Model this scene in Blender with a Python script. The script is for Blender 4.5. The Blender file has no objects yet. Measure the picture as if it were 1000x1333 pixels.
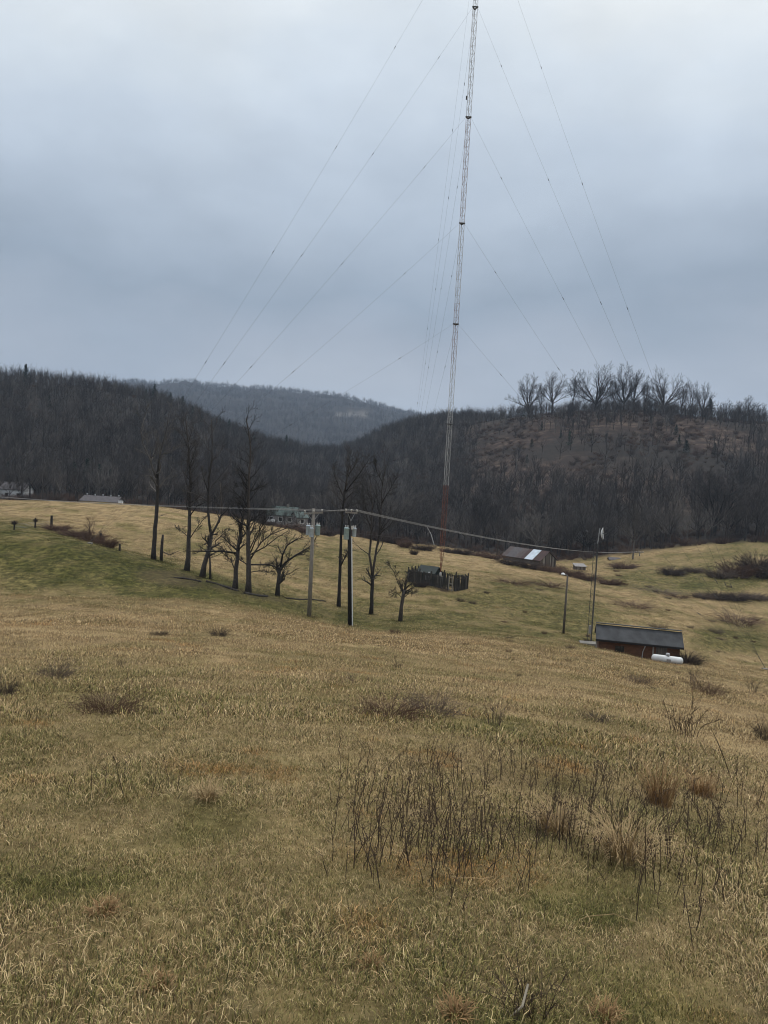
import bpy, math, random
import numpy as np
from mathutils import Vector, Matrix

# ------------------------------------------------------------------ camera, sky, sun, exposure
S = bpy.context.scene
COL = S.collection
EYE = 1.65
PITCH, ROLL, F = math.radians(-2.6), math.radians(3.3), 1000.0     # F in pixels of the 1000 x 1333 photograph
cam_d = bpy.data.cameras.new('camera')
cam = bpy.data.objects.new('camera', cam_d)
COL.objects.link(cam)
cam_d.sensor_fit = 'VERTICAL'
cam_d.sensor_height = 36.0
cam_d.sensor_width = 36.0
cam_d.lens = 36.0 * F / 1333.0
cam_d.clip_start = 0.05
cam_d.clip_end = 12000
MC = Matrix.Rotation(math.radians(90) + PITCH, 3, 'X') @ Matrix.Rotation(ROLL, 3, 'Z')
cam.matrix_world = Matrix.Translation((0, 0, EYE)) @ MC.to_4x4()
S.camera = cam

SUN_EL, SUN_AZ = math.radians(56), math.radians(35)     # ahead and to the right, above the frame
world = bpy.data.worlds.new('World')
S.world = world
world.use_nodes = True
wn, wl = world.node_tree.nodes, world.node_tree.links
wn.clear()
w_out = wn.new('ShaderNodeOutputWorld')
sky = wn.new('ShaderNodeTexSky')
sky.sky_type = 'NISHITA'
sky.sun_disc = False
sky.sun_elevation = SUN_EL
sky.sun_rotation = SUN_AZ
bg_sky = wn.new('ShaderNodeBackground')
bg_sky.inputs['Strength'].default_value = 0.08
wl.new(sky.outputs[0], bg_sky.inputs[0])
tc = wn.new('ShaderNodeTexCoord')
sep = wn.new('ShaderNodeSeparateXYZ')
wl.new(tc.outputs['Generated'], sep.inputs[0])
# stratus: stretched noise bends the elevation used by the ramp, so the layers are uneven
mp = wn.new('ShaderNodeMapping')
mp.inputs['Scale'].default_value = (2.2, 2.2, 4.2)
wl.new(tc.outputs['Generated'], mp.inputs[0])
nz = wn.new('ShaderNodeTexNoise')
nz.inputs['Scale'].default_value = 1.3
nz.inputs['Detail'].default_value = 6.0
nz.inputs['Roughness'].default_value = 0.52
wl.new(mp.outputs[0], nz.inputs['Vector'])
ma = wn.new('ShaderNodeMath'); ma.operation = 'MULTIPLY_ADD'
ma.inputs[1].default_value = 0.25
ma.inputs[2].default_value = -0.125
wl.new(nz.outputs[0], ma.inputs[0])
ad = wn.new('ShaderNodeMath'); ad.operation = 'ADD'
wl.new(ma.outputs[0], ad.inputs[0]); wl.new(sep.outputs['Z'], ad.inputs[1])
ramp = wn.new('ShaderNodeValToRGB')
wl.new(ad.outputs[0], ramp.inputs[0])
def lin(r, g, b):
    f = lambda c: ((c / 255 + 0.055) / 1.055) ** 2.4 if c > 10.3 else c / 255 / 12.92
    return (f(r), f(g), f(b), 1)
stops = [(0.0, lin(184, 192, 203)), (0.10, lin(185, 193, 205)), (0.165, lin(172, 182, 196)), (0.225, lin(157, 171, 187)),
         (0.31, lin(183, 196, 211)), (0.39, lin(205, 217, 230)), (0.46, lin(223, 233, 242)), (0.53, lin(242, 248, 251)),
         (0.68, (1.0, 1.03, 1.05, 1)), (1.0, (1.9, 1.92, 1.95, 1))]
el = ramp.color_ramp.elements
while len(el) < len(stops): el.new(0.5)
for e, (p, c) in zip(el, stops):
    e.position = p; e.color = c
nz2 = wn.new('ShaderNodeTexNoise')
nz2.inputs['Scale'].default_value = 3.0
nz2.inputs['Detail'].default_value = 7.0
wl.new(mp.outputs[0], nz2.inputs['Vector'])
mm = wn.new('ShaderNodeMath'); mm.operation = 'MULTIPLY_ADD'
mm.inputs[1].default_value = 0.30; mm.inputs[2].default_value = 0.86
wl.new(nz2.outputs[0], mm.inputs[0])
bg_cl = wn.new('ShaderNodeBackground')
wl.new(ramp.outputs[0], bg_cl.inputs[0]); wl.new(mm.outputs[0], bg_cl.inputs[1])
mixs = wn.new('ShaderNodeMixShader')
mixs.inputs[0].default_value = 0.94
wl.new(bg_sky.outputs[0], mixs.inputs[1]); wl.new(bg_cl.outputs[0], mixs.inputs[2])
wl.new(mixs.outputs[0], w_out.inputs['Surface'])

sun_d = bpy.data.lights.new('sun', 'SUN')
sun_d.energy = 1.5
sun_d.angle = math.radians(10)
sun_d.color = (1.0, 0.96, 0.90)
sun = bpy.data.objects.new('sun', sun_d)
COL.objects.link(sun)
sdir = Vector((math.sin(SUN_AZ) * math.cos(SUN_EL), math.cos(SUN_AZ) * math.cos(SUN_EL), math.sin(SUN_EL)))
sun.rotation_euler = sdir.to_track_quat('Z', 'Y').to_euler()
sun.location = (60, 60, 200)

S.view_settings.view_transform = 'Standard'
try: S.view_settings.look = 'None'
except Exception: pass
S.view_settings.exposure = 0.0
S.view_settings.gamma = 1.0
S.view_settings.use_curve_mapping = False
S.render.engine = 'CYCLES'
S.cycles.max_bounces = 6
S.cycles.diffuse_bounces = 1
S.cycles.volume_bounces = 0
S.cycles.transparent_max_bounces = 8
S.cycles.filter_width = 1.05
S.cycles.use_denoising = True
try:
    S.cycles.denoiser = 'OPENIMAGEDENOISE'; S.cycles.denoising_input_passes = 'RGB_ALBEDO_NORMAL'; S.cycles.denoising_prefilter = 'ACCURATE'
except Exception: pass

# ------------------------------------------------------------------ helpers
R = random.Random(11)
NR = np.random.RandomState(5)

def ray(u, v):
    return MC @ Vector(((u - 500) / F, -(v - 666.5) / F, -1.0))
def pix(u, v, Y):                       # the point of the place seen at pixel (u, v) of the photograph, Y metres ahead
    d = ray(u, v)
    return Vector((0, 0, EYE)) + d * (Y / d.y)
MCI = np.array(MC.inverted())
def project(x, y, z):
    p = np.stack([x, y, z - EYE])
    c = np.tensordot(MCI, p, axes=(1, 0))
    w = np.maximum(-c[2], 1e-3)
    return 500 + F * c[0] / w, 666.5 - F * c[1] / w

def hash2(i, j, seed):
    h = (i.astype(np.int64) * 374761393 + j.astype(np.int64) * 668265263 + seed * 1442695041) & 0xffffffff
    h = ((h ^ (h >> 13)) * 1274126177) & 0xffffffff
    return ((h ^ (h >> 16)) & 0xffff) / 65535.0
def vnoise(x, y, s=1.0, seed=0):
    x = np.asarray(x, float) / s; y = np.asarray(y, float) / s
    i = np.floor(x); j = np.floor(y); fx = x - i; fy = y - j
    fx = fx * fx * (3 - 2 * fx); fy = fy * fy * (3 - 2 * fy)
    a = hash2(i, j, seed); b = hash2(i + 1, j, seed); c = hash2(i, j + 1, seed); d = hash2(i + 1, j + 1, seed)
    return (a * (1 - fx) + b * fx) * (1 - fy) + (c * (1 - fx) + d * fx) * fy - 0.5
def fbm(x, y, s, seed=0, o=4):
    t = 0; a = 1.0
    for k in range(o):
        t = t + a * vnoise(x, y, s, seed + k * 17); s *= 0.5; a *= 0.5
    return t
def sstep(a, b, x):
    t = np.clip((np.asarray(x, float) - a) / (b - a), 0, 1)
    return t * t * (3 - 2 * t)

# ---- terrain: columns of control points (photo row, metres ahead)
UCOL = [0, 120, 200, 300, 360, 450, 500, 573, 690, 780, 870, 1000]
NODES = [
 [(775,60),(775,62),(768,68),(775,70),(788,72),(812,72),(815,74),(814,79),(822,80),(836,77),(860,76),(868,86)],
 [(686,80),(703,81),(728,86),(757,83),(775,81),(788,88),(785,94),(770,104),(778,106),(800,98),(808,102),(815,118)],
 [(698,98),(712,99),(726,101),(728,105),(737,110),(745,115),(748,118),(745,121),(756,128),(771,128),(776,133),(785,142)],
 [(649,150),(651,150),(656,152),(670,158),(684,166),(696,176),(702,182),(712,186),(733,172),(750,162),(748,168),(745,168)],
 [(655,200),(657,200),(663,204),(676,210),(690,215),(702,220),(708,224),(716,226),(738,202),(738,198),(722,198),(712,205)],
 [(648,255),(650,255),(656,258),(668,262),(678,270),(688,270),(694,272),(702,272),(716,246),(716,238),(708,232),(692,246)],
 [(560,350),(574,350),(585,360),(610,380),(630,400),(652,420),(645,420),(622,400),(622,362),(622,342),(626,332),(632,332)],
 [(490,450),(498,460),(512,468),(562,500),(584,560),(592,640),(556,640),(540,620),(536,478),(528,462),(532,452),(542,452)],
 [(535,640),(540,640),(550,650),(590,700),(605,760),(610,840),(590,860),(575,830),(565,640),(560,620),(560,620),(570,620)],
 [(600,1500),(600,1500),(600,1500),(600,1500),(600,1500),(602,1500),(604,1500),(605,1500),(608,1500),(610,1500),(615,1500),(620,1500)],
 [(502,2600),(498,2600),(491,2600),(500,2600),(505,2600),(515,2600),(527,2600),(544,2600),(548,2600),(552,2600),(556,2600),(560,2600)],
 [(560,4200)] * 12,
]
SL = lambda u: 0.155 + 0.045 * u / 1000
col_az = np.array([math.atan2(ray(u, 640).x, ray(u, 640).y) for u in UCOL])
nodes_r, nodes_z = [], []
for k, u in enumerate(UCOL):
    rs, zs = [0.0, 1.0, 10.0, 25.0, 42.0], [0.0]
    for r in rs[1:]: zs.append(-SL(u) * r * (1.0 if r < 30 else 1.0))
    for n in NODES:
        v, d = n[k]
        p = pix(u, v, d)
        rs.append(math.hypot(p.x, p.y)); zs.append(p.z)
    nodes_r.append(rs); nodes_z.append(zs)
nodes_r = np.array(nodes_r); nodes_z = np.array(nodes_z)
AZ = np.radians(np.linspace(-40, 40, 321))
LR = np.linspace(math.log(0.3), math.log(4600), 480)
T = np.zeros((len(AZ), len(LR)))
for i, a in enumerate(AZ):
    rr = np.array([np.interp(a, col_az, nodes_r[:, j]) for j in range(nodes_r.shape[1])])
    zz = np.array([np.interp(a, col_az, nodes_z[:, j]) for j in range(nodes_r.shape[1])])
    T[i] = np.interp(np.exp(LR), rr, zz)
def blur(A, s, ax):
    n = int(3 * s) + 1
    k = np.exp(-0.5 * (np.arange(-n, n + 1) / s) ** 2); k /= k.sum()
    return np.apply_along_axis(lambda q: np.convolve(np.pad(q, n, mode='edge'), k, mode='valid'), ax, A)
T = blur(blur(T, 6, 0), 2.2, 1)
TE = 0.5 * (T[0] + T[-1])
def ground(x, y):
    x = np.asarray(x, float); y = np.asarray(y, float)
    r = np.maximum(np.hypot(x, y), 0.3); az = np.arctan2(x, y)
    fa = np.clip((az - AZ[0]) / (AZ[1] - AZ[0]), 0, len(AZ) - 1.001); fr = np.clip((np.log(r) - LR[0]) / (LR[1] - LR[0]), 0, len(LR) - 1.001)
    i = fa.astype(int); j = fr.astype(int); a = fa - i; b = fr - j
    z = (T[i, j] * (1 - a) + T[i + 1, j] * a) * (1 - b) + (T[i, j + 1] * (1 - a) + T[i + 1, j + 1] * a) * b
    ze = TE[j] * (1 - b) + TE[j + 1] * b
    w = sstep(math.radians(45), math.radians(120), np.abs(az))
    z = z * (1 - w) + ze * w
    z = z + 0.10 * vnoise(x, y, 1.3, 1) * sstep(0.5, 3, r) + 0.07 * vnoise(x, y, 0.45, 2) * (1 - sstep(10, 30, r))
    z = z + 0.35 * fbm(x, y, 9, 3, 3) * sstep(6, 25, r) + 0.16 * vnoise(x * .45, y, 3.4, 6) * sstep(30, 60, r) * (1 - sstep(220, 260, r))
    hill = sstep(260, 420, r)
    z = z + hill * (r * 0.010 * fbm(x, y, 70, 5, 4)) + sstep(1600, 2500, r) * 18 * fbm(x, y, 400, 8, 5)
    return z
def gz(x, y): return float(ground(np.array([x]), np.array([y]))[0])
def hit(u, v, dmax=320.0, dmin=1.2):      # where the sight line of a photo pixel meets the terrain
    d = ray(u, v)
    ys = np.exp(np.linspace(math.log(dmin), math.log(dmax), 900))
    t = ys / d.y
    px, pz = d.x * t, EYE + d.z * t
    g = ground(px, ys)
    below = np.nonzero(pz <= g)[0]
    if len(below) == 0: 
        k = int(np.argmin(pz - g))
    else:
        k = below[0]
        if k > 0:
            a0, a1 = pz[k-1] - g[k-1], pz[k] - g[k]
            f = a0 / max(a0 - a1, 1e-9)
            Y = ys[k-1] + f * (ys[k] - ys[k-1])
            X = d.x / d.y * Y
            return Vector((X, Y, gz(X, Y)))
    return Vector((px[k], ys[k], g[k]))

# ---- meshes
class MB:
    def __init__(s): s.v = []; s.f = []; s.m = []
    def tri_mesh(s, verts, faces, mi=0):
        o = len(s.v); s.v.extend([tuple(p) for p in verts]); s.f.extend([tuple(i + o for i in f) for f in faces]); s.m.extend([mi] * len(faces))
    def box(s, c, size, rot=None, mi=0):
        x, y, z = size[0] / 2, size[1] / 2, size[2] / 2
        vs = [Vector(p) for p in ((-x,-y,-z),(x,-y,-z),(x,y,-z),(-x,y,-z),(-x,-y,z),(x,-y,z),(x,y,z),(-x,y,z))]
        if rot is not None: vs = [rot @ p for p in vs]
        c = Vector(c)
        s.tri_mesh([p + c for p in vs], [(0,3,2,1),(4,5,6,7),(0,1,5,4),(1,2,6,5),(2,3,7,6),(3,0,4,7)], mi)
    def tube(s, pts, rad, n=6, cap=True, mi=0):
        pts = [Vector(p) for p in pts]
        if not hasattr(rad, '__len__'): rad = [rad] * len(pts)
        o = len(s.v); ref = None
        for i, p in enumerate(pts):
            t = (pts[min(i + 1, len(pts) - 1)] - pts[max(i - 1, 0)])
            if t.length < 1e-9: t = Vector((0, 0, 1))
            t.normalize()
            if ref is None: ref = t.orthogonal().normalized()
            ref = (ref - t * ref.dot(t))
            ref = ref.normalized() if ref.length > 1e-6 else t.orthogonal().normalized()
            b = t.cross(ref)
            for k in range(n):
                a = 2 * math.pi * k / n
                s.v.append(tuple(p + (ref * math.cos(a) + b * math.sin(a)) * rad[i]))
        for i in range(len(pts) - 1):
            for k in range(n):
                k2 = (k + 1) % n
                s.f.append((o + i*n + k, o + i*n + k2, o + (i+1)*n + k2, o + (i+1)*n + k)); s.m.append(mi)
        if cap:
            e = o + (len(pts) - 1) * n
            s.f.append(tuple(o + k for k in reversed(range(n)))); s.m.append(mi)
            s.f.append(tuple(e + k for k in range(n))); s.m.append(mi)
    def spike(s, a, b, r):                # a twig: three-sided point
        a = Vector(a); b = Vector(b); t = b - a
        if t.length < 1e-6: return
        t.normalize(); q = t.orthogonal().normalized(); w = t.cross(q); o = len(s.v)
        for k in range(3):
            an = 2.0944 * k
            s.v.append(tuple(a + (q * math.cos(an) + w * math.sin(an)) * r))
        s.v.append(tuple(b))
        for k in range(3): s.f.append((o + k, o + (k + 1) % 3, o + 3)); s.m.append(0)
    def lathe(s, prof, n=14, axis='Z', c=(0, 0, 0), mi=0):   # prof: (radius, along)
        c = Vector(c); o = len(s.v)
        for (r, h) in prof:
            for k in range(n):
                a = 2 * math.pi * k / n
                p = Vector((r * math.cos(a), r * math.sin(a), h))
                if axis == 'X': p = Vector((h, p.x, p.y))
                if axis == 'Y': p = Vector((p.x, h, p.y))
                s.v.append(tuple(p + c))
        for i in range(len(prof) - 1):
            for k in range(n):
                k2 = (k + 1) % n
                s.f.append((o+i*n+k, o+i*n+k2, o+(i+1)*n+k2, o+(i+1)*n+k)); s.m.append(mi)
        s.f.append(tuple(o + k for k in reversed(range(n)))); s.m.append(mi)
        s.f.append(tuple(o + (len(prof)-1)*n + k for k in range(n))); s.m.append(mi)
    def mesh(s, name, mats, smooth=False):
        me = bpy.data.meshes.new(name)
        me.from_pydata(s.v, [], s.f)
        for m in (mats if isinstance(mats, (list, tuple)) else [mats]): me.materials.append(m)
        if any(s.m): me.polygons.foreach_set('material_index', s.m)
        if smooth: me.polygons.foreach_set('use_smooth', [True] * len(me.polygons))
        me.update()
        return me

def link(name, me, parent=None, loc=(0, 0, 0), rot=None):
    o = bpy.data.objects.new(name, me)
    COL.objects.link(o)
    if parent is not None: o.parent = parent
    o.location = loc
    if rot is not None: o.rotation_euler = rot
    return o
def tag(o, label=None, cat=None, group=None, kind=None):
    if label: o['label'] = label
    if cat: o['category'] = cat
    if group: o['group'] = group
    if kind: o['kind'] = kind
    return o
def thing(name, label, cat, loc, rz=0.0, group=None, scale=1.0):
    o = link(name, None, None, loc, (0, 0, rz))
    o.scale = (scale,) * 3
    o.empty_display_size = 0.2
    return tag(o, label, cat, group)
def part(name, mb, mats, parent, smooth=False, loc=(0, 0, 0), rot=None, label=None):
    o = link(name, mb.mesh(name, mats, smooth), parent, loc, rot)
    if label: o['label'] = label
    return o
def copy_thing(root, loc, rz=0.0, scale=1.0, label=None, group=None):
    c = root.copy(); COL.objects.link(c)
    c.location = loc; c.rotation_euler = (0, 0, rz); c.scale = (scale,) * 3
    if label: c['label'] = label
    if group: c['group'] = group
    for ch in list(root.children):
        k = ch.copy(); COL.objects.link(k); k.parent = c
        for g in list(ch.children):
            h = g.copy(); COL.objects.link(h); h.parent = k
    return c

# ---- materials
def nodes_of(name):
    m = bpy.data.materials.new(name); m.use_nodes = True
    return m, m.node_tree.nodes, m.node_tree.links, m.node_tree.nodes['Principled BSDF']
def mat(name, c, c2=None, scale=4.0, rough=0.85, bump=0.0, metal=0.0, stretch=(1, 1, 1), contrast=0.25, coords='Object', spec=0.3):
    m, n, l, b = nodes_of(name)
    b.inputs['Roughness'].default_value = rough
    b.inputs['Metallic'].default_value = metal
    b.inputs['Specular IOR Level'].default_value = spec
    c2 = c2 or tuple(x * 0.6 for x in c)
    t = n.new('ShaderNodeTexCoord'); mpn = n.new('ShaderNodeMapping'); mpn.inputs['Scale'].default_value = stretch
    l.new(t.outputs[coords], mpn.inputs[0])
    x = n.new('ShaderNodeTexNoise'); x.inputs['Scale'].default_value = scale; x.inputs['Detail'].default_value = 6
    l.new(mpn.outputs[0], x.inputs['Vector'])
    rp = n.new('ShaderNodeValToRGB'); rp.color_ramp.elements[0].position = 0.5 - contrast; rp.color_ramp.elements[1].position = 0.5 + contrast
    rp.color_ramp.elements[0].color = (*c2, 1); rp.color_ramp.elements[1].color = (*c, 1)
    l.new(x.outputs[0], rp.inputs[0]); l.new(rp.outputs[0], b.inputs['Base Color'])
    if bump:
        bp = n.new('ShaderNodeBump'); bp.inputs['Strength'].default_value = bump; bp.inputs['Distance'].default_value = 0.02
        l.new(x.outputs[0], bp.inputs['Height']); l.new(bp.outputs[0], b.inputs['Normal'])
    return m

M = dict(
    bark=mat('dark_bark', (.066, .055, .047), (.018, .015, .013), 6, bump=.6, stretch=(3, 3, .6)),
    bark_grey=mat('grey_bark', (.12, .108, .098), (.035, .031, .028), 5, bump=.5, stretch=(3, 3, .7)),
    twig=mat('twig', (.052, .044, .039), (.024, .020, .018), 1.2),
    twig_pale=mat('pale_twig', (.125, .112, .10), (.06, .052, .046), 1.0),
    wood_grey=mat('weathered_pole_wood', (.30, .275, .24), (.13, .115, .10), 5, stretch=(6, 6, .5), bump=.3),
    wood_black=mat('creosote_pole_wood', (.022, .020, .019), (.009, .008, .008), 5, stretch=(6, 6, .5)),
    board=mat('weathered_boards', (.14, .12, .10), (.05, .042, .035), 3, stretch=(4, 4, .4), bump=.3),
    picket=mat('dark_pickets', (.060, .054, .046), (.022, .020, .017), 2, stretch=(4, 4, .6)),
    galv=mat('galvanised_steel', (.42, .43, .44), (.25, .26, .27), 8, rough=.5, metal=.3),
    dark_steel=mat('dark_steel', (.10, .10, .10), (.05, .05, .05), 8, rough=.6, metal=.2),
    tower_orange=mat('faded_orange_paint', (.26, .085, .045), (.13, .05, .032), 3, rough=.6),
    tower_white=mat('weathered_white_paint', (.62, .61, .59), (.30, .29, .28), 1.3, rough=.6),
    tower_pink=mat('bleached_orange_paint', (.46, .35, .32), (.24, .19, .185), 1.3, rough=.6),
    wire=mat('wire', (.07, .07, .075), (.05, .05, .05), 1, rough=.6),
    cable=mat('aluminium_cable', (.34, .33, .32), (.24, .23, .22), 1, rough=.6),
    ceramic=mat('ceramic', (.62, .60, .56), (.45, .43, .40), 6, rough=.3),
    transformer=mat('pale_blue_grey_paint', (.52, .58, .62), (.36, .41, .45), 5, rough=.5),
    transformer_green=mat('grey_green_paint', (.36, .46, .46), (.25, .33, .33), 5, rough=.5),
    white=mat('white_paint', (.78, .79, .80), (.60, .61, .61), 4, rough=.5),
    concrete=mat('concrete', (.22, .21, .185), (.13, .12, .105), 5, bump=.3),
    shingle=mat('charcoal_shingles', (.062, .065, .070), (.016, .018, .020), 1.3, rough=.85, stretch=(1.1, .8, .8), bump=.3, contrast=.34),
    brown_wall=mat('red_brown_siding', (.135, .062, .032), (.06, .030, .018), 2, stretch=(1, 1, 3), bump=.2),
    rust=mat('rusty_tin', (.105, .085, .082), (.04, .028, .026), .7, rough=.75, contrast=.3),
    red_rust=mat('red_brown_tin', (.062, .030, .026), (.028, .016, .015), 1.2, rough=.7),
    tin=mat('bright_tin', (.58, .66, .74), (.36, .41, .46), .9, rough=.45, metal=.1),
    grey_roof=mat('grey_roofing', (.105, .096, .10), (.055, .050, .054), 1.5, rough=.8),
    green_roof=mat('green_roofing', (.085, .12, .108), (.03, .042, .04), 1.6, rough=.75),
    dark_green=mat('dark_green_paint', (.020, .030, .026), (.012, .018, .016), 3, rough=.6),
    grey_wall=mat('grey_siding', (.28, .27, .26), (.18, .17, .17), 2),
    glass=mat('window_glass', (.02, .022, .025), (.012, .013, .015), 2, rough=.15, spec=.6),
    bramble=mat('bramble_stems', (.130, .074, .048), (.055, .032, .024), 3),
    bramble_grey=mat('grey_brush_stems', (.15, .112, .085), (.065, .046, .036), 3),
    brush_dark=mat('dark_brush', (.060, .040, .032), (.024, .017, .014), 1.5),
    weed=mat('dead_weed', (.085, .055, .036), (.026, .018, .013), 8, contrast=.15),
    pale_stick=mat('bleached_stick', (.46, .40, .31), (.28, .24, .18), 6),
    needles=mat('evergreen_needles', (.022, .040, .026), (.010, .018, .013), 2),
    needles_green=mat('bright_evergreen_needles', (.020, .060, .030), (.010, .03, .016), 2),
)

for nm in ('twig', 'twig_pale', 'bark', 'bark_grey'):
    nt = M[nm].node_tree; b_ = nt.nodes['Principled BSDF']; src = b_.inputs['Base Color'].links[0].from_socket
    oi = nt.nodes.new('ShaderNodeObjectInfo'); mr = nt.nodes.new('ShaderNodeMapRange'); mr.inputs['To Min'].default_value = .55; mr.inputs['To Max'].default_value = 1.65
    nt.links.new(oi.outputs['Random'], mr.inputs['Value'])
    hs_ = nt.nodes.new('ShaderNodeHueSaturation'); nt.links.new(mr.outputs[0], hs_.inputs['Value']); nt.links.new(src, hs_.inputs['Color']); nt.links.new(hs_.outputs[0], b_.inputs['Base Color'])

# grass: straw to green by the attribute of its place, each blade with its own shade
def grass_mat(name, attr_type):
    m, n, l, b = nodes_of(name)
    b.inputs['Roughness'].default_value = 0.75
    b.inputs['Specular IOR Level'].default_value = 0.2
    g = n.new('ShaderNodeAttribute'); g.attribute_type = attr_type; g.attribute_name = 'green'
    q = n.new('ShaderNodeAttribute'); q.attribute_type = 'GEOMETRY'; q.attribute_name = 'rnd'
    k = n.new('ShaderNodeAttribute'); k.attribute_type = attr_type; k.attribute_name = 'tone'
    # chance of a green blade
    lt = n.new('ShaderNodeMath'); lt.operation = 'SUBTRACT'; l.new(g.outputs['Fac'], lt.inputs[0]); l.new(q.outputs['Fac'], lt.inputs[1])
    st = n.new('ShaderNodeMapRange'); st.inputs['From Min'].default_value = -0.12; st.inputs['From Max'].default_value = 0.12
    l.new(lt.outputs[0], st.inputs['Value'])
    fr = n.new('ShaderNodeMath'); fr.operation = 'MULTIPLY'; fr.inputs[1].default_value = 13.7; l.new(q.outputs['Fac'], fr.inputs[0])
    f2 = n.new('ShaderNodeMath'); f2.operation = 'FRACT'; l.new(fr.outputs[0], f2.inputs[0])
    straw = n.new('ShaderNodeValToRGB'); green = n.new('ShaderNodeValToRGB')
    e = straw.color_ramp.elements
    e[0].position = 0.0; e[0].color = (.040, .028, .016, 1); e[1].position = 1.0; e[1].color = (.90, .70, .40, 1)
    x = e.new(.38); x.color = (.19, .122, .060, 1); x = e.new(.66); x.color = (.43, .300, .138, 1)
    e = green.color_ramp.elements
    e[0].position = 0.0; e[0].color = (.030, .035, .010, 1); e[1].position = 1.0; e[1].color = (.38, .33, .12, 1)
    x = e.new(.6); x.color = (.130, .120, .030, 1)
    l.new(f2.outputs[0], straw.inputs[0]); l.new(f2.outputs[0], green.inputs[0])
    mx = n.new('ShaderNodeMix'); mx.data_type = 'RGBA'
    l.new(st.outputs[0], mx.inputs['Factor']); l.new(straw.outputs[0], mx.inputs['A']); l.new(green.outputs[0], mx.inputs['B'])
    # reddish dead tufts
    rd = n.new('ShaderNodeMix'); rd.data_type = 'RGBA'; rd.blend_type = 'MULTIPLY'; rd.inputs['B'].default_value = (1.0, .74, .55, 1)
    l.new(k.outputs['Fac'], rd.inputs['Factor']); l.new(mx.outputs['Result'], rd.inputs['A'])
    lu = n.new('ShaderNodeAttribute'); lu.attribute_type = attr_type; lu.attribute_name = 'lush_shade'
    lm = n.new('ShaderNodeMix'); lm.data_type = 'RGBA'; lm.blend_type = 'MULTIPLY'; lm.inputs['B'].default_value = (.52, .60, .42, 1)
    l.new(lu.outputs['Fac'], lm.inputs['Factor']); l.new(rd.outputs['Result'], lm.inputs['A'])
    l.new(lm.outputs['Result'], b.inputs['Base Color'])
    return m
M['grass'] = grass_mat('dry_and_green_grass', 'INSTANCER')
M['straw'] = mat('straw', (.46, .33, .17), (.20, .135, .065), 9)
M['sedge'] = mat('orange_sedge', (.36, .215, .095), (.17, .10, .045), 6)

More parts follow.
